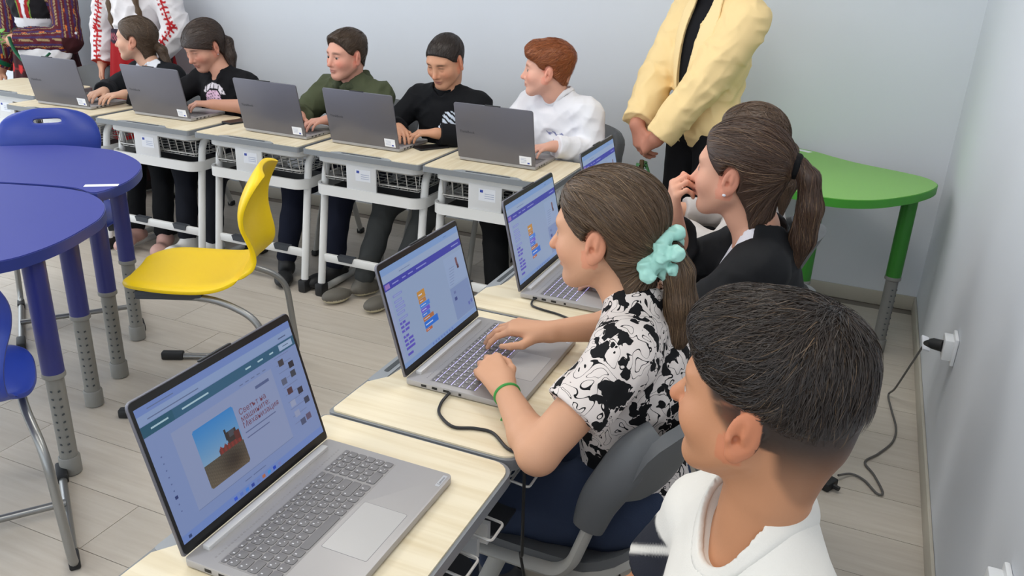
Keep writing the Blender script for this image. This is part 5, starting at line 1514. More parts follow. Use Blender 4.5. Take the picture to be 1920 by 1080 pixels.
    b = MB(); b.tube([tuple(w_ + (u * math.cos(a) + v * math.sin(a)) * 0.0275 - fig.base) for a in np.linspace(0.55, 1.1, 6)], 0.003, 8)
    b.build('wrist_bead', mat('orange_cord', (226, 104, 70), 0.6), t)
girl_scrunchie()

# ------------------------------------------------------------------ girl in black jacket, hand at her mouth
def girl_jacket():
    fig = Figure((-0.17, 2.09), (-1, 0.05), pelvis=(-0.19, 2.09, 0.52), chest=(-0.175, 2.088, 0.765), neck=(-0.190, 2.082, 0.925), shL=(-0.165, 1.935, 0.875), shR=(-0.19, 2.225, 0.875),
                 hipL=(-0.23, 2.0, 0.505), hipR=(-0.23, 2.17, 0.505), knL=(-0.52, 1.98, 0.43), knR=(-0.52, 2.19, 0.43), anL=(-0.48, 1.98, 0.085), anR=(-0.48, 2.19, 0.085), toeL=(-0.64, 1.98, 0.03), toeR=(-0.64, 2.2, 0.03))
    hd = Head((-0.258, 2.075, 1.078), (-0.97, 0.20), -0.02, 0.0, 1.06)
    def hair(t, fig, hd):
        base = np.array([-0.148, 2.062, 1.105])
        tail = tube_field([base, base + (0.030, -0.004, 0.006), base + (0.056, -0.008, -0.02), base + (0.070, -0.008, -0.09), base + (0.064, -0.004, -0.17), base + (0.045, 0.0, -0.26)], [0.018, 0.018, 0.024, 0.029, 0.030, 0.016])
        hfn = hair_field(hd, lambda q: 0.012 + 0.004 * sstep(q[:, 2], 0, 0.08), line_mask(*GIRL_LINE), tail)
        def flow(P):
            d = base - P; dist = np.linalg.norm(d, axis=1, keepdims=True); tl = sstep(P[:, 0], base[0] - 0.005, base[0] + 0.022)[:, None]
            dn = np.stack([0.2 - 4 * (P[:, 0] - base[0] - 0.055), 0 * P[:, 0], -np.ones(len(P))], 1)
            return d / dist * (1 - tl) + dn * tl
        lo, hi = hbox(hd, 0.15); hi = hi + (0.09, 0, 0); lo = lo - (0, 0, 0.14)
        add_hair('hair', t, fig.base, hfn, lo, hi, 0.0045, (70, 52, 42), 6000, flow, 9, 0.012, 0.0014, 0.0022, jitter_color((76, 56, 44), 0.28, (140, 112, 84), 0.14), seed=12, jitter=0.12)
        F = Field(); ax = unit((0.9, 0, -0.1)); u = unit(np.cross(ax, Z)); v = np.cross(ax, u); c = base + (0.022, 0, 0.004)
        for k in range(12):
            a, a2 = 2 * PI * k / 12, 2 * PI * (k + 1) / 12
            F.rc(c + (u * math.cos(a) + v * math.sin(a)) * 0.020, c + (u * math.cos(a2) + v * math.sin(a2)) * 0.020, 0.011, 0.011, 0.004)
        emit_part('hair_tie', t, fig.base, F, 0.0045, flatc((18, 18, 20)), M_CLOTH, label='black hair tie')
        b = MB(); b.lathe([(0.001, -0.0045), (0.0045, -0.002), (0.0045, 0.002), (0.001, 0.0045)], 10, tuple(hd.w(0.085, -0.004, -0.040) - fig.base)); b.build('earring', M_STICK, t, label='small white pearl earring')
    arms = {'L': dict(elbow=(-0.31, 1.86, 0.74), wrist=(-0.50, 1.97, 0.755), d=(-0.9, 0.3, 0.0), n=(0, 0, 1), curl=(0.4, 0.4, 0.3), thumb=0.6, cuff=0.1),
            'R': dict(elbow=(-0.40, 2.24, 0.735), wrist=(-0.412, 2.10, 0.935), d=(0.02, -0.16, 0.62), n=(-0.85, -0.45, 0.1), curl=(0.95, 1.2, 0.6), thumb=0.3, td=0.6, cuff=0.12)}
    def front(P, d):
        q = tm(P)                          # open jacket front over the white top
        wv = 0.015 + 0.10 * np.clip((q[:, 2] + 0.36) / 0.36, 0, 1)
        return smax(d, np.minimum(F32(1) * (wv - np.abs(q[:, 0])), q[:, 1] - 0.01).astype(F32), 0.008)
    dum = Field(); fig.torso(dum); tm = torso_mask(fig)
    t = person('girl in a black jacket resting her hand against her mouth', fig, hd, (222, 176, 158), 0.0042, 0.0062, shirt=(20, 21, 24), trousers=(38, 42, 56), shoes=((230, 230, 228), (236, 236, 232)), arms=arms, hair=hair,
               sleeve='long', hem=0.48, hand_scale=0.95, collar_r=0.020, post=front, shirt_g=0.016, shirt_name='jacket', head=dict(fat=1.10, jaw=1.05), shirt_mat=M_CLOTHS, neck_r=0.048, blush=0.5, arm_r=(0.046, 0.038, 0.038, 0.025))
    S2 = Field(); fig.torso(S2, 0.004, neck=False); sp = unit(fig.J['neck'] - fig.J['pelvis'])
    S2.rc(fig.J['neck'] + sp * 0.002, fig.J['neck'] + sp * 0.16, 0.066, 0.072, 0.006, -1); S2.ell(fig.J['neck'] + fig.TM[:, 1] * 0.06 + sp * 0.02, (0.06, 0.06, 0.06), None, 0.01, -1)
    emit_part('white_top', t, fig.base, S2, 0.007, flatc((232, 230, 236)), M_CLOTH)
girl_jacket()

# ------------------------------------------------------------------ girl at the far end of the side row, mostly hidden
def girl_hidden():
    fig = Figure((-0.22, 2.68), (-1, 0), seat=0.38)
    fig.J['anL'][2] = fig.J['anR'][2] = 0.085
    hd = Head((-0.315, 2.655, 1.032), (-0.95, 0.25), 0.05, 0, 1.03)
    def hair(t, fig, hd):
        base = np.array([-0.22, 2.64, 1.045])
        tail = tube_field([base, base + (0.03, 0, -0.02), base + (0.04, 0, -0.12), base + (0.03, 0, -0.22)], [0.02, 0.026, 0.03, 0.014])
        hfn = hair_field(hd, lambda q: 0.014 + 0 * q[:, 2], line_mask(*GIRL_LINE), tail)
        lo, hi = hbox(hd, 0.15); hi = hi + (0.06, 0, 0); lo = lo - (0, 0, 0.12)
        add_hair('hair', t, fig.base, hfn, lo, hi, 0.006, (82, 64, 50), 2500, lambda P: base - P, 8, 0.012, 0.0018, 0.002, jitter_color((90, 70, 54), 0.25), seed=13, jitter=0.05)
    arms = {'L': dict(elbow=(-0.33, 2.46, 0.73), wrist=(-0.52, 2.58, 0.76), d=(-1, 0.2, 0), n=(0, 0, 1)), 'R': dict(elbow=(-0.33, 2.87, 0.73), wrist=(-0.52, 2.76, 0.76), d=(-1, -0.2, 0), n=(0, 0, 1))}
    person('brown haired girl almost hidden behind the girl in black jacket', fig, hd, (220, 176, 156), 0.0065, 0.008, shirt=(196, 190, 186), trousers=(48, 52, 66), shoes=((200, 200, 198), (230, 230, 228)), arms=arms, hair=hair, sleeve='long', hem=0.45)
girl_hidden()

# ------------------------------------------------------------------ boy in white tee shirt in the foreground
def boy_near():
    fwd = unit((-0.955, 0.295, 0))
    fig = Figure((0.02, 0.87), (-0.9, -0.44), pelvis=(0.02, 0.88, 0.52), chest=(-0.012, 0.888, 0.745), neck=(-0.025, 0.897, 0.918), shL=(0.070, 0.775, 0.832), shR=(-0.090, 1.022, 0.828),
                 hipL=(-0.04, 0.785, 0.50), hipR=(0.0, 0.955, 0.50), knL=(-0.42, 0.80, 0.44), knR=(-0.40, 1.02, 0.44), anL=(-0.40, 0.80, 0.085), anR=(-0.40, 1.02, 0.085), toeL=(-0.56, 0.82, 0.03), toeR=(-0.56, 1.05, 0.03))
    hd = Head((-0.044, 0.882, 1.100), fwd, -0.02, 0.0, 0.985)
    dark = np.array(lin((44, 36, 32))); sk = np.array(lin((196, 148, 122)))
    def stub(q, base):
        x, y, z = q[:, 0], q[:, 1], q[:, 2]
        yb = np.interp(z, [-0.13, -0.095, -0.06, -0.03, -0.018, 0.0, 0.03, 0.06], [-0.085, -0.062, -0.042, -0.038, 0.012, 0.030, 0.045, 0.07])
        reg = sstep(yb - y, -0.006, 0.010)
        dens = 0.40 + 0.58 * sstep(z + 0.10 * np.minimum(0, y + 0.02), -0.095, -0.005)
        low = sstep(z, -0.125, -0.085) * (1 - 0.40 * sstep(y, -0.03, 0.03) * sstep(-z, -0.03, 0.02))
        ear = (np.abs(x) > 0.074) & (np.abs(z + 0.010) < 0.04) & (y > -0.04) & (y < 0.02)
        line_ = np.exp(-((z - 0.022 + 0.30 * (y - 0.0)) / 0.0022) ** 2) * (np.abs(x) > 0.03) * (y < 0.05)
        f_ = reg * dens * low * (~ear) * (1 - 0.35 * line_)
        return mixc(base, dark, f_)
    def hair(t, fig, hd):
        def th(q):
            x, y, z = q[:, 0], q[:, 1], q[:, 2]
            return 0.0012 + 0.0215 * sstep(z + 0.2 * np.minimum(0, y), 0.01, 0.105) + 0.009 * sstep(y, 0.02, 0.085) * sstep(z, 0.05, 0.09)
        def mk(q):
            x, y, z = q[:, 0], q[:, 1], q[:, 2]
            zl = np.interp(y, [-0.12, -0.06, 0.0, 0.05, 0.085, 0.12], [-0.012, 0.004, 0.022, 0.036, 0.060, 0.07])
            return np.maximum(zl - z, y - 0.100)
        def smask(C_):
            q = hd.loc(C_); return 0.02 + sstep(q[:, 2] + 0.35 * np.minimum(0, q[:, 1]), -0.02, 0.05)
        hfn = hair_field(hd, th, mk, None, 0.010)
        M = hd.M
        def flow(P):
            q = hd.loc(P); v = np.stack([0.35 + 0 * q[:, 0], 0.9 * sstep(q[:, 1], -0.10, 0.0) - 0.25, -0.25 - 0.8 * sstep(-q[:, 1], 0.0, 0.08)], 1)
            return v @ M.T
        lo, hi = hbox(hd, 0.16)
        add_hair('hair', t, fig.base, hfn, lo, hi, 0.0036, (46, 38, 33), 14000, flow, 5, 0.0062, 0.0011, 0.0042, jitter_color((46, 37, 31), 0.28, (112, 90, 68), 0.08), seed=21, jitter=0.22, mask=smask)
    arms = {'L': dict(elbow=(0.02, 0.655, 0.60), wrist=(-0.20, 0.70, 0.555), d=(-1, 0.2, 0.0), n=(0, 0, 1), curl=(0.4, 0.4, 0.3)),
            'R': dict(elbow=(-0.185, 1.045, 0.615), wrist=(-0.36, 0.96, 0.60), d=(-0.9, -0.3, 0.0), n=(0, 0, 1), curl=(0.4, 0.4, 0.3))}
    dum = Field(); fig.torso(dum); tm = torso_mask(fig)
    def tee(V):
        C = np.tile(np.array(lin((220, 216, 208))), (len(V), 1)); q = tm(V)
        pan = (q[:, 1] > 0.0) & (q[:, 2] < -0.085) & (q[:, 0] > 0.06)
        ln_ = 1 - sstep(np.abs(np.mod(q[:, 2] + 0.6 * q[:, 0], 0.06) - 0.03), 0.003, 0.010)
        pan = sstep(q[:, 1], 0.0, 0.01) * sstep(-q[:, 2], 0.095, 0.101) * sstep(q[:, 0], 0.066, 0.072)
        C = mixc(C, np.array(lin((40, 42, 50))), pan * (1 - ln_))
        return C
    t = person('boy in a white tee shirt with a faded dark haircut, nearest the camera', fig, hd, (194, 144, 112), 0.0034, 0.0046, shirt=tee, trousers=(40, 44, 54), shoes=((40, 40, 44), (200, 200, 196)), arms=arms, hair=hair, stub=stub,
               sleeve_len=0.62, hem=0.48, neck_r=0.044, collar_r=0.010, wr=0.0016, shirt_g=0.013, collar=(216, 212, 204), opening=(0, 0.030, 0.036, 0.063, 0.088, 0.084), shirt_name='tee_shirt', blush=0.15, hand_scale=1.0, brow=(40, 32, 28), lips=(178, 116, 104), arm_r=(0.046, 0.038, 0.038, 0.026), torso=dict(girth=1.0), head=dict(nl=0.005))
boy_near()
# ------------------------------------------------------------------ the five pupils of the far row
def girl_away():
    fig = Figure((-3.66, 3.70), (-0.12, -1), seat=0.375, sw=0.140, lean=0.10, knR=(-3.60, 3.33, 0.425), knL=(-3.42, 3.34, 0.425), anR=(-3.46, 3.14, 0.10), anL=(-3.30, 3.18, 0.085), toeR=(-3.42, 2.99, 0.05), toeL=(-3.22, 3.04, 0.03))
    hd = Head((-3.745, 3.575, 1.020), (-0.90, -0.44), 0.0, 0.0, 1.0)
    def hair(t, fig, hd):
        base = np.array([-3.645, 3.625, 0.985])
        tail = tube_field([base, base + (0.03, 0.0, -0.02), base + (0.05, 0, -0.08), base + (0.06, 0, -0.15)], [0.020, 0.026, 0.024, 0.012])
        hfn = hair_field(hd, lambda q: 0.013 + 0 * q[:, 2], line_mask(*GIRL_LINE), tail)
        lo, hi = hbox(hd, 0.15); hi = hi + (0.08, 0, 0); lo = lo - (0, 0, 0.08)
        add_hair('hair', t, fig.base, hfn, lo, hi, 0.006, (84, 68, 54), 2500, lambda P: base - P, 8, 0.011, 0.0018, 0.002, jitter_color((92, 74, 58), 0.25), seed=31, jitter=0.05)
    arms = {'R': dict(elbow=(-3.86, 3.46, 0.75), wrist=(-3.745, 3.315, 0.768), d=(0.1, -1, -0.05), n=(0, 0, 1), cuff=0.04), 'L': dict(elbow=(-3.46, 3.48, 0.72), wrist=(-3.60, 3.32, 0.768), d=(-0.3, -1, 0), n=(0, 0, 1), cuff=0.04)}
    dum = Field(); fig.torso(dum); tm = torso_mask(fig)
    def col(V):
        q = tm(V); C = np.tile(np.array(lin((26, 28, 32))), (len(V), 1))
        wv = 0.008 + 0.16 * np.clip((q[:, 2] + 0.30) / 0.36, 0, 1)
        m_ = (np.abs(q[:, 0]) < np.minimum(wv, 0.085)) & (q[:, 1] > 0.0) & (q[:, 1] < 0.16) & (q[:, 2] > -0.30)
        return mixc(C, np.array(lin((226, 228, 234))), m_ * 1.0)
    person('girl in black jacket over white blouse turned away to the left', fig, hd, (222, 184, 166), 0.0052, 0.0065, shirt=col, trousers=(22, 23, 26), shoes=((190, 150, 140), (228, 226, 220)), arms=arms, hair=hair, sleeve='long', hem=0.46, shirt_g=0.013, shirt_name='jacket', neck_r=0.040)
girl_away()

def girl_tee():
    fig = Figure((-3.17, 3.68), (-0.05, -1), seat=0.385, sw=0.158, lean=0.10, knR=(-3.24, 3.32, 0.425), knL=(-3.05, 3.32, 0.425), anR=(-3.16, 3.20, 0.085), anL=(-3.01, 3.22, 0.085), toeR=(-3.16, 3.05, 0.03), toeL=(-2.98, 3.07, 0.03))
    hd = Head((-3.235, 3.535, 1.030), (-0.22, -0.975), 0.42, 0.0, 1.05)
    def hair(t, fig, hd):
        base = np.array([-3.20, 3.632, 1.060])
        tail = tube_field([base, base + (0.03, 0.01, -0.02), base + (0.052, 0.0, -0.09), base + (0.066, -0.01, -0.16)], [0.022, 0.028, 0.028, 0.016])
        hfn = hair_field(hd, lambda q: 0.014 + 0 * q[:, 2], line_mask([-0.12, -0.075, -0.05, -0.02, 0.0, 0.02, 0.035, 0.12], [-0.062, -0.048, -0.034, -0.010, 0.035, 0.070, 0.10, 0.11]), tail)
        lo, hi = hbox(hd, 0.16); hi = hi + (0.09, 0.04, 0); lo = lo - (0, 0, 0.12)
        add_hair('hair', t, fig.base, hfn, lo, hi, 0.006, (62, 50, 44), 2500, lambda P: base - P, 8, 0.011, 0.0018, 0.002, jitter_color((70, 56, 48), 0.25), seed=32, jitter=0.05)
        b = MB(); b.lathe([(0.001, -0.004), (0.004, -0.002), (0.004, 0.002), (0.001, 0.004)], 10, tuple(hd.w(0.083, -0.002, -0.040) - fig.base)); b.build('earring', M_STICK, t, label='small white earring')
    arms = {'L': dict(elbow=(-2.885, 3.475, 0.752), wrist=(-3.03, 3.335, 0.772), d=(-0.8, -0.5, 0.05), n=(0, 0, 1), curl=(0.5, 0.5, 0.3)), 'R': dict(elbow=(-3.43, 3.48, 0.752), wrist=(-3.30, 3.34, 0.772), d=(0.6, -0.6, 0.05), n=(0, 0, 1))}
    dum = Field(); fig.torso(dum); tm = torso_mask(fig)
    def col(V):
        q = tm(V); C = np.tile(np.array(lin((20, 20, 23))), (len(V), 1)); x, z = q[:, 0] + 0.005, q[:, 2] + 0.095
        fr = q[:, 1] > 0.02
        heart = (((x / 0.052) ** 2 + (z / 0.045) ** 2) < 1) & (np.mod(z * 70 + np.sin(x * 60) * 0.5, 1.0) > 0.18)
        arc_ = (np.abs(np.sqrt((x / 0.075) ** 2 + ((z + 0.02) / 0.085) ** 2) - 1) < 0.13) & (z > 0.025) & (np.mod(x * 38 + 0.3, 1) > 0.18)
        C = mixc(C, np.array(lin((226, 190, 214))), (fr & heart) * 1.0); C = mixc(C, np.array(lin((226, 220, 226))), (fr & arc_) * 1.0)
        return C
    person('girl in black tee with a pink print looking down at her laptop', fig, hd, (214, 168, 152), 0.005, 0.0052, shirt=col, trousers=(30, 32, 40), shoes=((226, 224, 220), (232, 230, 226)), arms=arms, hair=hair, sleeve_len=0.9, hem=0.46, head=dict(fat=1.08), shirt_name='tee_shirt', neck_r=0.045, collar_r=0.010, torso=dict(girth=1.06, belly=1.08), blush=0.5, eyes=False)
girl_tee()

def boy_hair(color, th, mk, n=2500, seed=40, spread=0.25, width=0.0016, lift=0.003, flowv=(0.1, 0.8, -0.4), hi_=None):
    def hair(t, fig, hd):
        hfn = hair_field(hd, th, mk, None, 0.006); M = hd.M; lo, hi = hbox(hd, 0.15)
        fl = lambda P: np.tile(np.array(flowv) @ M.T, (len(P), 1)) + 0.0 * P
        add_hair('hair', t, fig.base, hfn, lo, hi, 0.005, color, n, fl, 4, 0.008, width, lift, jitter_color(color, spread, hi_, 0.15), seed=seed, jitter=0.3)
    return hair

def boy_olive():
    fig = Figure((-2.36, 3.68), (-0.1, -1), seat=0.405, sw=0.160, lean=0.09, knR=(-2.55, 3.34, 0.425), knL=(-2.27, 3.32, 0.425), anR=(-2.50, 3.16, 0.085), anL=(-2.26, 3.22, 0.085), toeR=(-2.42, 3.02, 0.03), toeL=(-2.30, 3.08, 0.03))
    hd = Head((-2.365, 3.545, 1.050), (-0.33, -0.94), 0.04, 0.0, 1.0)
    def th(q): return 0.004 + 0.013 * sstep(q[:, 2], 0.03, 0.10) + 0.008 * sstep(q[:, 1], 0.04, 0.09) * sstep(q[:, 2], 0.05, 0.09)
    hair = boy_hair((74, 58, 44), th, line_mask(*BOY_LINE), seed=41)
    arms = {'R': dict(elbow=(-2.60, 3.46, 0.74), wrist=(-2.50, 3.335, 0.77), d=(0.4, -1, 0), n=(0, 0, 1), cuff=0.04), 'L': dict(elbow=(-2.16, 3.46, 0.74), wrist=(-2.34, 3.34, 0.77), d=(-0.4, -1, 0), n=(0, 0, 1), cuff=0.04)}
    t = person('boy in an olive green hoodie looking to the left', fig, hd, (222, 172, 158), 0.005, 0.0065, shirt=(76, 82, 60), trousers=(28, 32, 48), shoes=((24, 25, 28), (40, 40, 42)), arms=arms, hair=hair, sleeve='long', hem=0.46, shirt_g=0.022, wr=0.008, shirt_name='hoodie', blush=0.6)
    F = Field(); n_ = fig.J['neck']; sp = unit(n_ - fig.J['pelvis'])
    pts = []
    for k in range(13):
        a = -0.35 * PI + 1.7 * PI * k / 12
        back = max(0, math.sin(a))
        pts.append(n_ + fig.r * math.cos(a) * 0.078 - fig.f * (math.sin(a) * 0.072 + 0.01) + sp * (0.002 + 0.045 * back))
    for a, b_ in zip(pts, pts[1:]): F.rc(a, b_, 0.026, 0.026, 0.012)
    F.post.append(wrinkle(0.005, 1.5, 3))
    emit_part('hood', t, fig.base, F, 0.0065, flatc((70, 76, 56)), M_CLOTH)
    C_ = Field(); C_.cone(n_ - sp * 0.02, n_ + sp * 0.035, 0.058, 0.055, 0.004)
    emit_part('inner_collar', t, fig.base, C_, 0.006, flatc((30, 34, 32)), M_CLOTH)
boy_olive()

def boy_black():
    fig = Figure((-1.825, 3.68), (-0.1, -1), seat=0.415, sw=0.170, lean=0.10, knR=(-2.00, 3.30, 0.425), knL=(-1.78, 3.30, 0.425), anR=(-2.035, 3.13, 0.085), anL=(-1.86, 3.13, 0.085), toeR=(-2.125, 2.965, 0.03), toeL=(-1.90, 2.965, 0.03))
    hd = Head((-1.825, 3.545, 1.070), (-0.14, -0.99), 0.36, 0.0, 1.0)
    def th(q): return 0.0028 + 0.004 * sstep(q[:, 2], 0.0, 0.10)
    hair = boy_hair((50, 41, 36), th, line_mask([-0.12, -0.07, -0.06, -0.03, -0.005, 0.015, 0.04, 0.058, 0.075, 0.12], [-0.3, -0.14, -0.075, -0.042, -0.005, 0.036, 0.056, 0.078, 0.095, 0.1]), seed=42, lift=0.0015)
    arms = {'R': dict(elbow=(-2.10, 3.50, 0.735), wrist=(-1.96, 3.345, 0.772), d=(0.6, -0.8, 0), n=(0, 0, 1), cuff=0.04), 'L': dict(elbow=(-1.60, 3.49, 0.738), wrist=(-1.765, 3.345, 0.772), d=(-0.8, -0.5, 0.02), n=(0, 0, 1), cuff=0.06, curl=(0.5, 0.5, 0.3))}
    def col(V):                            # slanted white bars on the left sleeve
        C = np.tile(np.array(lin((18, 19, 22))), (len(V), 1)); q = (V - (-1.775, 3.47, 0.800)) / (0.040, 0.12, 0.050)
        on = ((q ** 2).sum(1) < 1) & (np.mod((V[:, 2] * 0.8 + V[:, 0] * 0.6) * 48, 1) > 0.42)
        return mixc(C, np.array(lin((222, 232, 244))), on * 1.0)
    t = person('boy in a black pullover with white arm stripes looking down', fig, hd, (214, 166, 140), 0.005, 0.0055, shirt=col, trousers=(66, 68, 68), shoes=((96, 92, 84), (206, 198, 168)), arms=arms, hair=hair, sleeve='long', hem=0.46, shirt_g=0.014, shirt_name='pullover', brow=(44, 34, 28), blush=0.3, eyes=False)
    C_ = Field(); n_ = fig.J['neck']; sp = unit(n_ - fig.J['pelvis']); C_.cone(n_ - sp * 0.02, n_ + sp * 0.042, 0.064, 0.058, 0.005)
    emit_part('stand_collar', t, fig.base, C_, 0.006, flatc((18, 19, 22)), M_CLOTH)
boy_black()

def boy_red():
    fig = Figure((-1.27, 3.67), (-0.25, -0.97), seat=0.435, sw=0.165, lean=0.06, knR=(-1.46, 3.34, 0.425), knL=(-1.25, 3.30, 0.425), anR=(-1.36, 3.17, 0.085), anL=(-1.20, 3.17, 0.085), toeR=(-1.36, 3.02, 0.03), toeL=(-1.2, 3.02, 0.03))
    hd = Head((-1.325, 3.555, 1.070), (-0.95, -0.31), -0.02, 0.0, 1.02)
    def th(q): return 0.006 + 0.018 * sstep(q[:, 2], 0.01, 0.09) + 0.012 * sstep(q[:, 1], 0.03, 0.08) * sstep(q[:, 2], 0.04, 0.07)
    hair = boy_hair((150, 84, 46), th, line_mask([-0.12, -0.07, -0.06, -0.03, -0.005, 0.015, 0.035, 0.05, 0.075, 0.12], [-0.3, -0.14, -0.075, -0.042, -0.008, 0.030, 0.050, 0.092, 0.10, 0.11]), seed=43, hi_=(196, 126, 74), lift=0.004, n=3500)
    arms = {'R': dict(elbow=(-1.53, 3.50, 0.742), wrist=(-1.42, 3.345, 0.772), d=(0.3, -1, 0), n=(0, 0, 1)), 'L': dict(elbow=(-1.085, 3.545, 0.735), wrist=(-1.22, 3.40, 0.77), d=(-0.5, -0.85, 0.0), n=(0, 0, 1))}
    dum = Field(); fig.torso(dum); tm = torso_mask(fig)
    def col(V):
        q = tm(V); C = np.tile(np.array(lin((236, 236, 240))), (len(V), 1))
        x, z = q[:, 0] + 0.055, q[:, 2] + 0.115
        on = (q[:, 1] > 0.02) & (np.abs(x) < 0.05) & (np.abs(z - 0.15 * x - 0.006 * np.sin(x * 160)) < 0.0045) & (np.mod(x * 90, 1) > 0.25)
        return mixc(C, np.array(lin((120, 126, 170))), on * 1.0)
    person('red haired boy in a white long sleeved shirt looking left', fig, hd, (236, 190, 176), 0.005, 0.0055, shirt=col, trousers=(20, 21, 23), shoes=((220, 218, 212), (232, 230, 226)), arms=arms, hair=hair, sleeve='long', hem=0.46, shirt_g=0.016, wr=0.005, collar=(232, 232, 236), shirt_name='white_shirt', brow=(150, 96, 64), blush=0.45)
boy_red()

# ------------------------------------------------------------------ standing grown-ups
def stand_joints(base, fwd, k=1.0, sw=0.19):
    f = unit((fwd[0], fwd[1], 0)); r = np.cross(f, Z); b_ = np.array([base[0], base[1], 0.0])
    L = lambda x, y, z: b_ + r * x + f * y + Z * z * k
    return L, dict(pelvis=L(0, 0, 0.93), chest=L(0, 0.01, 1.24), neck=L(0, 0.0, 1.44), shR=L(sw, 0, 1.375), shL=L(-sw, 0, 1.375), hipR=L(0.09, 0, 0.90), hipL=L(-0.09, 0, 0.90), knR=L(0.10, 0.02, 0.49), knL=L(-0.10, 0.02, 0.49),
                   anR=L(0.11, -0.02, 0.085 / k), anL=L(-0.11, -0.02, 0.085 / k), toeR=L(0.14, 0.15, 0.03 / k), toeL=L(-0.14, 0.15, 0.03 / k))

def man_yellow():
    fwd = (-0.62, -0.78); L, J = stand_joints((-0.64, 3.74), fwd, 0.965, 0.19)
    fig = Figure((-0.64, 3.74), fwd, 1.12, **J)
    hd = Head(L(0, 0.055, 1.625), fwd, 0.25, 0, 1.06)
    dum = Field(); fig.torso(dum); tm = torso_mask(fig)
    hands = L(0.02, 0.31, 0.845)
    wL, wR = hands + fig.r * -0.055 + Z * 0.02 - fig.f * 0.02, hands + fig.r * 0.085 + Z * 0.055 - fig.f * 0.02
    eL = ik(fig.J['shL'], wL, 0.30, 0.26, -fig.r * 0.8 - fig.f * 0.5); eR = ik(fig.J['shR'], wR, 0.30, 0.26, fig.r * 0.8 - fig.f * 0.5)
    arms = {'L': dict(elbow=eL, wrist=wL, d=fig.r * 0.8 - Z * 0.5, n=fig.f * 0.9 + Z * 0.4, curl=(0.5, 0.6, 0.4), cuff=0.05, td=0.1), 'R': dict(elbow=eR, wrist=wR, d=-fig.r * 0.35 - Z * 0.9, n=fig.f, curl=(0.5, 0.6, 0.4), cuff=0.05, td=0.1)}
    def front(P, d):                       # the jacket hangs open in a long V
        q = tm(P); z = q[:, 2]
        wv = np.interp(z, [-0.75, -0.45, -0.36, -0.15, 0.0, 0.06], [0.030, 0.030, 0.030, 0.045, 0.060, 0.075])
        return smax(d, np.minimum(wv - np.abs(q[:, 0] - 0.01), q[:, 1] - 0.02).astype(F32), 0.005)
    def th(q): return 0.006 + 0.006 * sstep(q[:, 2], 0.0, 0.10)
    t = person('man in a pale yellow jacket over a black shirt, hands clasped', fig, hd, (196, 140, 124), 0.006, 0.0065, shirt=(242, 213, 156), trousers=(24, 24, 27), shoes=((30, 26, 24), (20, 20, 20)), arms=arms,
               hair=boy_hair((48, 44, 42), th, line_mask(*BOY_LINE), seed=51, n=1200), sleeve='long', hem=0.60, shirt_g=0.026, wr=0.007, post=front, shirt_name='jacket', shirt_mat=M_CLOTHS, hand_scale=1.08, torso=dict(belly=1.18, girth=1.02), arm_r=(0.052, 0.044, 0.042, 0.030), collar_r=0.014, blush=0.4)
    S2 = Field(); fig.torso(S2, 0.012, neck=False, belly=1.18, girth=1.02); S2.cone(fig.J['neck'] - Z * 0.02, fig.J['neck'] + Z * 0.05, 0.064, 0.060, 0.005); S2.post.append(lambda P, d: smax(d, F32(0.78) - P[:, 2], 0.006))
    emit_part('black_shirt', t, fig.base, S2, 0.008, flatc((20, 20, 24)), M_CLOTH)
    # lapels lie on the jacket front
    for sx in (-1, 1):
        F = Field(); n_ = fig.J['neck']; TM = fig.TM
        g_ = Field(); fig.torso(g_, 0.027, neck=False, belly=1.18, girth=1.02)
        pth = [(sx * 0.074, 0.02), (sx * 0.082, -0.05), (sx * 0.078, -0.12), (sx * 0.062, -0.22), (sx * 0.045, -0.33), (sx * 0.036, -0.38)]; rad = [0.020, 0.032, 0.034, 0.024, 0.012, 0.005]
        def lap(P, margin=1e9, pth=pth, rad=rad):
            q = tm(P); d = np.full(len(P), 9.0)
            for (xa, za), (xb, zb), ra, rb in zip(pth, pth[1:], rad, rad[1:]):
                ax, az = xb - xa, zb - za; u = np.clip(((q[:, 0] - xa) * ax + (q[:, 2] - za) * az) / (ax * ax + az * az), 0, 1)
                d = np.minimum(d, np.hypot(q[:, 0] - xa - u * ax, q[:, 2] - za - u * az) - (ra + (rb - ra) * u))
            return np.maximum(np.maximum(d, np.abs(g_(P) - 0.003) - 0.004), 0.01 - q[:, 1]).astype(F32)
        c = fig.J['chest']
        emit_part('lapel', t, fig.base, lap, 0.005, flatc((244, 217, 162)), M_CLOTHS, c - 0.32, c + 0.32)
    for k in range(3):
        p = wL + (eL - wL) * (0.16 + 0.07 * k); dv = unit(eL - wL)
        b = MB(); o_ = p + fig.f * 0.022 - Z * 0.044 - fig.base; b.lathe([(0.001, -0.004), (0.008, -0.003), (0.008, 0.003), (0.001, 0.004)], 12, tuple(o_)); b.build('cuff_button', M_BLACK, t)
    # posy held below the hands
    pt = thing('posy', 'small green posy held by the man in the yellow jacket', 'posy', tuple(hands - Z * 0.125))
    b = MB(); b.tube([(0, 0, 0.045), (0.0, 0.0, -0.02), (0.01, -0.01, -0.12)], 0.012, 8, radii=[0.010, 0.014, 0.020]); b.build('stem', mat('posy_stem', (84, 66, 40), 0.7), pt)
    rs = random.Random(5)
    for k in range(14):
        a = rs.uniform(0, 2 * PI); zz = rs.uniform(-0.06, 0.03); l_ = rs.uniform(0.03, 0.05)
        lb = MB(); lb.tube([(0.008 * math.cos(a), 0.008 * math.sin(a), zz), (l_ * 0.6 * math.cos(a), l_ * 0.6 * math.sin(a), zz + 0.01), (l_ * math.cos(a), l_ * math.sin(a), zz - 0.012)], 0.01, 6, radii=[0.003, 0.013, 0.002], flat=0.25)
        lb.build('leaf', mat('posy_leaf', (58, 108, 62), 0.6), pt)
man_yellow()

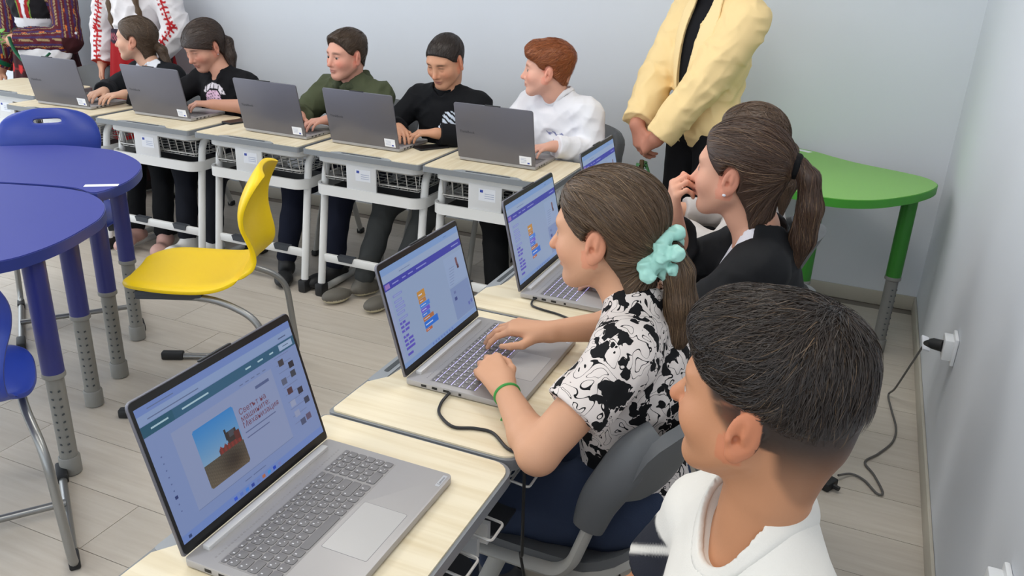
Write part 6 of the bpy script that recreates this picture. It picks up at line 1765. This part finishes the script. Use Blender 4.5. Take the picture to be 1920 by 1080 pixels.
def skirt(t, fig, z0, z1, r0, r1, colf, name='skirt'):
    F = Field(); c = fig.base
    F.cone(c + Z * z0, c + Z * z1, r0, r1, 0.01)
    def pleat(P, d):
        q = P - c; a = np.arctan2(q[:, 1], q[:, 0]); return d - (0.010 * np.sin(a * 16) * np.clip((z1 - P[:, 2]) / (z1 - z0), 0, 1)).astype(F32)
    F.post.append(pleat); emit_part(name, t, fig.base, F, 0.010, colf, M_CLOTH)

def long_hair(color, seed):
    def hair(t, fig, hd):
        hfn = hair_field(hd, lambda q: 0.014 + 0 * q[:, 2], line_mask(*GIRL_LINE), None); lo, hi = hbox(hd, 0.16)
        M = hd.M; add_hair('hair', t, fig.base, hfn, lo, hi, 0.007, color, 1200, lambda P: np.tile(np.array((0, -0.5, -0.8)) @ M.T, (len(P), 1)), 6, 0.012, 0.002, 0.002, jitter_color(color, 0.25), seed=seed)
    return hair

def woman_white():
    fwd = (0.10, -0.99); L, J = stand_joints((-4.11, 3.965), fwd, 0.95, 0.175); fig = Figure((-4.11, 3.965), fwd, 1.08, **J)
    hd = Head(L(0, 0.05, 1.62), fwd, 0.30, 0, 1.02); dum = Field(); fig.torso(dum); tm = torso_mask(fig)
    wR, wL = np.array([-4.385, 3.90, 0.80]), np.array([-3.935, 3.86, 0.855])
    eR, eL = np.array([-4.420, 3.99, 1.01]), np.array([-3.825, 3.98, 1.03])
    arms = {'R': dict(elbow=eR, wrist=wR, d=(0.02, -0.25, -1), n=(-0.8, -0.6, 0), cuff=0.03), 'L': dict(elbow=eL, wrist=wL, d=(-0.25, -0.2, -1), n=(0.5, -0.8, 0), cuff=0.03)}
    def col(V):
        q = tm(V); C = np.tile(np.array(lin((226, 222, 224))), (len(V), 1)); red = np.array(lin((176, 34, 40)))
        x, y, z = q[:, 0], q[:, 1], q[:, 2]
        yoke = (y > 0) & (np.abs(x) < 0.14) & (z > -0.165) & (z < 0.0); pat = np.sin(x * 130) * np.sin(z * 130) > 0.1; edge = (np.abs(z + 0.160) < 0.007) | (np.abs(np.abs(x) - 0.013) < 0.006)
        C = mixc(C, red, (yoke & (pat | edge)) * 1.0)
        for sh, el, wr_ in ((fig.J['shL'], eL, wL), (fig.J['shR'], eR, wR)):
            for a, b_ in ((sh, el), (el, wr_)):
                d = b_ - a; L_ = np.linalg.norm(d); u = d / L_; p = V - a; tt = p @ u; rad = p - tt[:, None] * u; rr = np.linalg.norm(rad, axis=1)
                side = rad @ unit(np.cross(u, unit((0.3, -1, 0.2)))) ; fr = rad @ unit((0.1, -1, 0.1))
                inb = (tt > -0.02) & (tt < L_) & (rr < 0.095) & (fr > 0.0)
                stripe = inb & (np.abs(side) < 0.006); leafs = inb & (np.abs(np.abs(side) - 0.016 ) < 0.009) & (np.mod(tt * 34, 1) > 0.55)
                C = mixc(C, red, (stripe | leafs) * 1.0)
            p = V - wr_; cuff = np.linalg.norm(p, axis=1) < 0.062
            C = mixc(C, np.array(lin((190, 66, 52))), cuff * 1.0)
        return C
    t = person('woman in a white embroidered folk blouse and red skirt, standing', fig, hd, (214, 170, 152), 0.007, 0.0065, shirt=col, shoes=((30, 26, 26), (20, 20, 20)), trousers=(60, 40, 40), arms=arms, hair=long_hair((90, 68, 48), 61), sleeve='long', hem=0.95, shirt_g=0.022, wr=0.008, arm_r=(0.050, 0.050, 0.050, 0.026), shirt_name='blouse')
    def sk(V):
        C = np.tile(np.array(lin((150, 22, 28))), (len(V), 1)); z = V[:, 2]
        C = mixc(C, np.array(lin((40, 30, 44))), (z > 0.95) * 1.0)
        pt = (z > 0.965) & (z < 1.005) & (np.mod((V[:, 0] * 60 + z * 60), 1) > 0.5); C = mixc(C, np.array(lin((170, 90, 100))), pt * 1.0)
        C = mixc(C, np.array(lin((214, 170, 60))), ((np.abs(z - 0.70) < 0.008)) * 1.0)
        return C
    skirt(t, fig, 0.30, 1.025, 0.255, 0.158, sk)
    for sx, ln_ in ((0.105, 0.40), (-0.105, 0.34)):
        b = MB(); p0 = L(sx * 0.7, 0.07, 1.50) - fig.base; pts = [p0 + (fig.r * sx * 0.3 * q + fig.f * 0.05 * math.sin(q * 2.6) - Z * ln_ * q) for q in np.linspace(0, 1, 15)]
        b.tube([tuple(p) for p in pts], 0.02, 8, radii=[0.017 + 0.005 * math.sin(k * 2.2) for k in range(14)] + [0.006]); me = b.mesh('braid'); 
        link('braid', me, mat('braid_hair', (86, 66, 46), 0.5, noise=0.3, nscale=120), t)
woman_white()

def woman_dark():
    fwd = (0.22, -0.975); L, J = stand_joints((-4.94, 3.965), fwd, 0.93, 0.185); fig = Figure((-4.94, 3.965), fwd, 1.08, **J)
    hd = Head(L(0, 0.05, 1.62), fwd, 0.1, 0, 1.02); dum = Field(); fig.torso(dum); tm = torso_mask(fig)
    wL, eL = np.array([-4.95, 3.76, 0.905]), np.array([-4.63, 3.89, 0.925]); wR, eR = np.array([-5.26, 3.86, 0.70]), np.array([-5.21, 3.97, 0.93])
    arms = {'L': dict(elbow=eL, wrist=wL, d=(-1, -0.1, 0.05), n=(0, -0.6, 0.8), curl=(0.7, 0.8, 0.5), cuff=0.10), 'R': dict(elbow=eR, wrist=wR, d=(-0.1, -0.2, -1), n=(0, -1, 0), cuff=0.05)}
    mar, org, grn, vio = [np.array(lin(c)) for c in ((84, 28, 38), (206, 110, 44), (22, 92, 62), (60, 44, 84))]
    def col(V):
        q = tm(V); x, y, z = q[:, 0], q[:, 1], q[:, 2]
        C = np.tile(np.array(lin((24, 22, 26))), (len(V), 1))
        wv = 0.012 + 0.07 * np.clip((z + 0.22) / 0.25, 0, 1); fr = y > 0.0
        C = mixc(C, np.array(lin((150, 36, 40))), (fr & (np.abs(x) < wv + 0.022)) * 1.0); C = mixc(C, np.array(lin((216, 216, 224))), (fr & (np.abs(x) < wv)) * 1.0)
        fl = fr & ((((np.abs(x) - 0.105) / 0.024) ** 2 + ((z + 0.10) / 0.055) ** 2) < 1) & (np.sin(z * 180) + np.sin(x * 220) > -0.6); C = mixc(C, np.array(lin((160, 36, 66))), fl * 1.0)
        ed = fr & (np.abs(np.abs(x) - wv - 0.028) < 0.004); C = mixc(C, np.array(lin((110, 140, 60))), ed * 1.0)
        C = mixc(C, np.array(lin((214, 212, 216))), (z < -0.30) * 1.0)
        C = mixc(C, np.array(lin((60, 26, 30))), (z < -0.36) * 1.0)
        for sh, el, wr_ in ((fig.J['shL'], eL, wL), (fig.J['shR'], eR, wR)):
            for a, b_ in ((sh, el), (el, wr_)):
                d = b_ - a; L_ = np.linalg.norm(d); u = d / L_; p = V - a; tt = p @ u; rad = p - tt[:, None] * u; rr = np.linalg.norm(rad, axis=1)
                e1 = unit(np.cross(u, (0.2, -1, 0.1))); ang = np.arctan2(rad @ e1, rad @ np.cross(u, e1)); inb = (tt > 0.0) & (tt < L_ * 1.04) & (rr < 0.10) & (np.abs(x) > 0.13 if a is sh else True)
                st = np.mod(ang * 2.1, 1.0); C = mixc(C, mar, inb * 1.0); C = mixc(C, vio, (inb & (st < 0.3)) * 1.0); C = mixc(C, np.array(lin((150, 130, 96))), (inb & (np.abs(st - 0.5) < 0.06)) * 1.0)
                C = mixc(C, org, (inb & (np.abs(np.mod(ang * 1.4, 1) - 0.5) < 0.06) & (np.mod(tt * 9, 1) < 0.28)) * 1.0)
        return C
    t = person('woman in a dark folk costume with striped sleeves holding a green sprig', fig, hd, (206, 162, 142), 0.007, 0.0065, shirt=col, shoes=((30, 26, 26), (20, 20, 20)), trousers=(60, 40, 40), arms=arms, hair=long_hair((70, 54, 42), 62), sleeve='long', hem=0.86, shirt_g=0.020, wr=0.005, arm_r=(0.052, 0.052, 0.054, 0.040), shirt_name='costume')
    # wide white lining that falls from the striped sleeves, edged in green
    for sd_, el, wr_, dr in (('L', eL, wL, 0.17), ('R', eR, wR, 0.0)):
        if dr:
            F = Field(); F.ell((el * 0.60 + wr_ * 0.40) - Z * 0.075 + (0, -0.022, 0), (0.165, 0.045, 0.085), np.stack([unit(el - wr_), unit(np.cross(Z, el - wr_)), np.cross(unit(el - wr_), unit(np.cross(Z, el - wr_)))], 1), 0.03); F.rc(el + (0.02, 0, 0.02), el * 0.6 + wr_ * 0.4 - Z * 0.12, 0.05, 0.03, 0.04)
            F.post.append(wrinkle(0.008, 0.9, 8)); emit_part('sleeve_lining', t, fig.base, F, 0.007, flatc((212, 210, 214)), M_CLOTH)
            b = MB(); b.tube(spline([tuple(p - fig.base) for p in (wr_ + (0.03, -0.05, 0.03), wr_ + (0.07, -0.058, -0.05), wr_ + (0.13, -0.05, -0.115), wr_ + (0.17, -0.04, -0.135), wr_ + (0.24, -0.03, -0.105), wr_ + (0.31, -0.01, -0.05))], 5), 0.012, 8, flat=0.6); b.build('sleeve_trim', mat('green_trim', (22, 92, 62), 0.7), t)
        else:
            F = Field(); F.cone(el + Z * 0.05, wr_ + Z * 0.03, 0.07, 0.085, 0.004)
            dd = unit(wr_ - el)
            def cf(V):
                tt = (V - el) @ dd; a = np.mod(np.arctan2(V[:, 1] - el[1], V[:, 0] - el[0]) * 4.2, 1); C = np.tile(mar, (len(V), 1)); C = mixc(C, vio, (a < 0.3) * 1.0); C = mixc(C, np.array(lin((150, 130, 96))), (np.abs(a - 0.55) < 0.06) * 1.0)
                C = mixc(C, org, ((np.abs(a - 0.2) < 0.1) & (np.mod(tt * 12, 1) < 0.3)) * 1.0); return mixc(C, grn, (tt > np.linalg.norm(wr_ - el) - 0.055) * 1.0)
            emit_part('wide_sleeve', t, fig.base, F, 0.007, cf, M_CLOTH)
    def sk(V):
        C = np.tile(np.array(lin((56, 24, 28))), (len(V), 1)); z = V[:, 2]
        C = mixc(C, np.array(lin((24, 40, 36))), ((z > 0.90)) * 1.0); C = mixc(C, np.array(lin((120, 40, 44))), (np.mod(z * 11, 1) < 0.08) * 1.0)
        rose = ((np.mod(V[:, 0] * 9, 1) - 0.5) ** 2 + (np.mod(z * 7.5, 1) - 0.5) ** 2) < 0.04
        return mixc(C, np.array(lin((190, 44, 44))), (rose & (z < 0.86)) * 1.0)
    skirt(t, fig, 0.25, 0.97, 0.255, 0.165, sk)
    pt = thing('leaf_sprig', 'bright green sprig of leaves in the costumed woman\'s hand', 'sprig', tuple(wL + (-0.07, -0.03, 0.0)))
    b = MB(); b.tube([(0.0, 0, -0.09), (0.0, 0, 0.05)], 0.004, 6); b.build('stem', mat('sprig_stem', (90, 120, 60), 0.6), pt)
    rs = random.Random(9)
    for k in range(11):
        a = rs.uniform(0, 2 * PI); e = rs.uniform(-0.2, 1.0); l_ = rs.uniform(0.05, 0.08); z0 = rs.uniform(-0.03, 0.05); dx, dy, dz = math.cos(a) * math.cos(e), math.sin(a) * math.cos(e), math.sin(e)
        lb = MB(); lb.tube([(0, 0, z0), (dx * l_ * 0.35, dy * l_ * 0.35, z0 + dz * l_ * 0.35), (dx * l_ * 0.7, dy * l_ * 0.7, z0 + dz * l_ * 0.6), (dx * l_, dy * l_, z0 + dz * l_ * 0.7)], 0.01, 6, radii=[0.003, 0.018, 0.017, 0.002], flat=0.18)
        lb.build('leaf', mat('sprig_leaf', (112, 168, 76), 0.55), pt)
woman_dark()
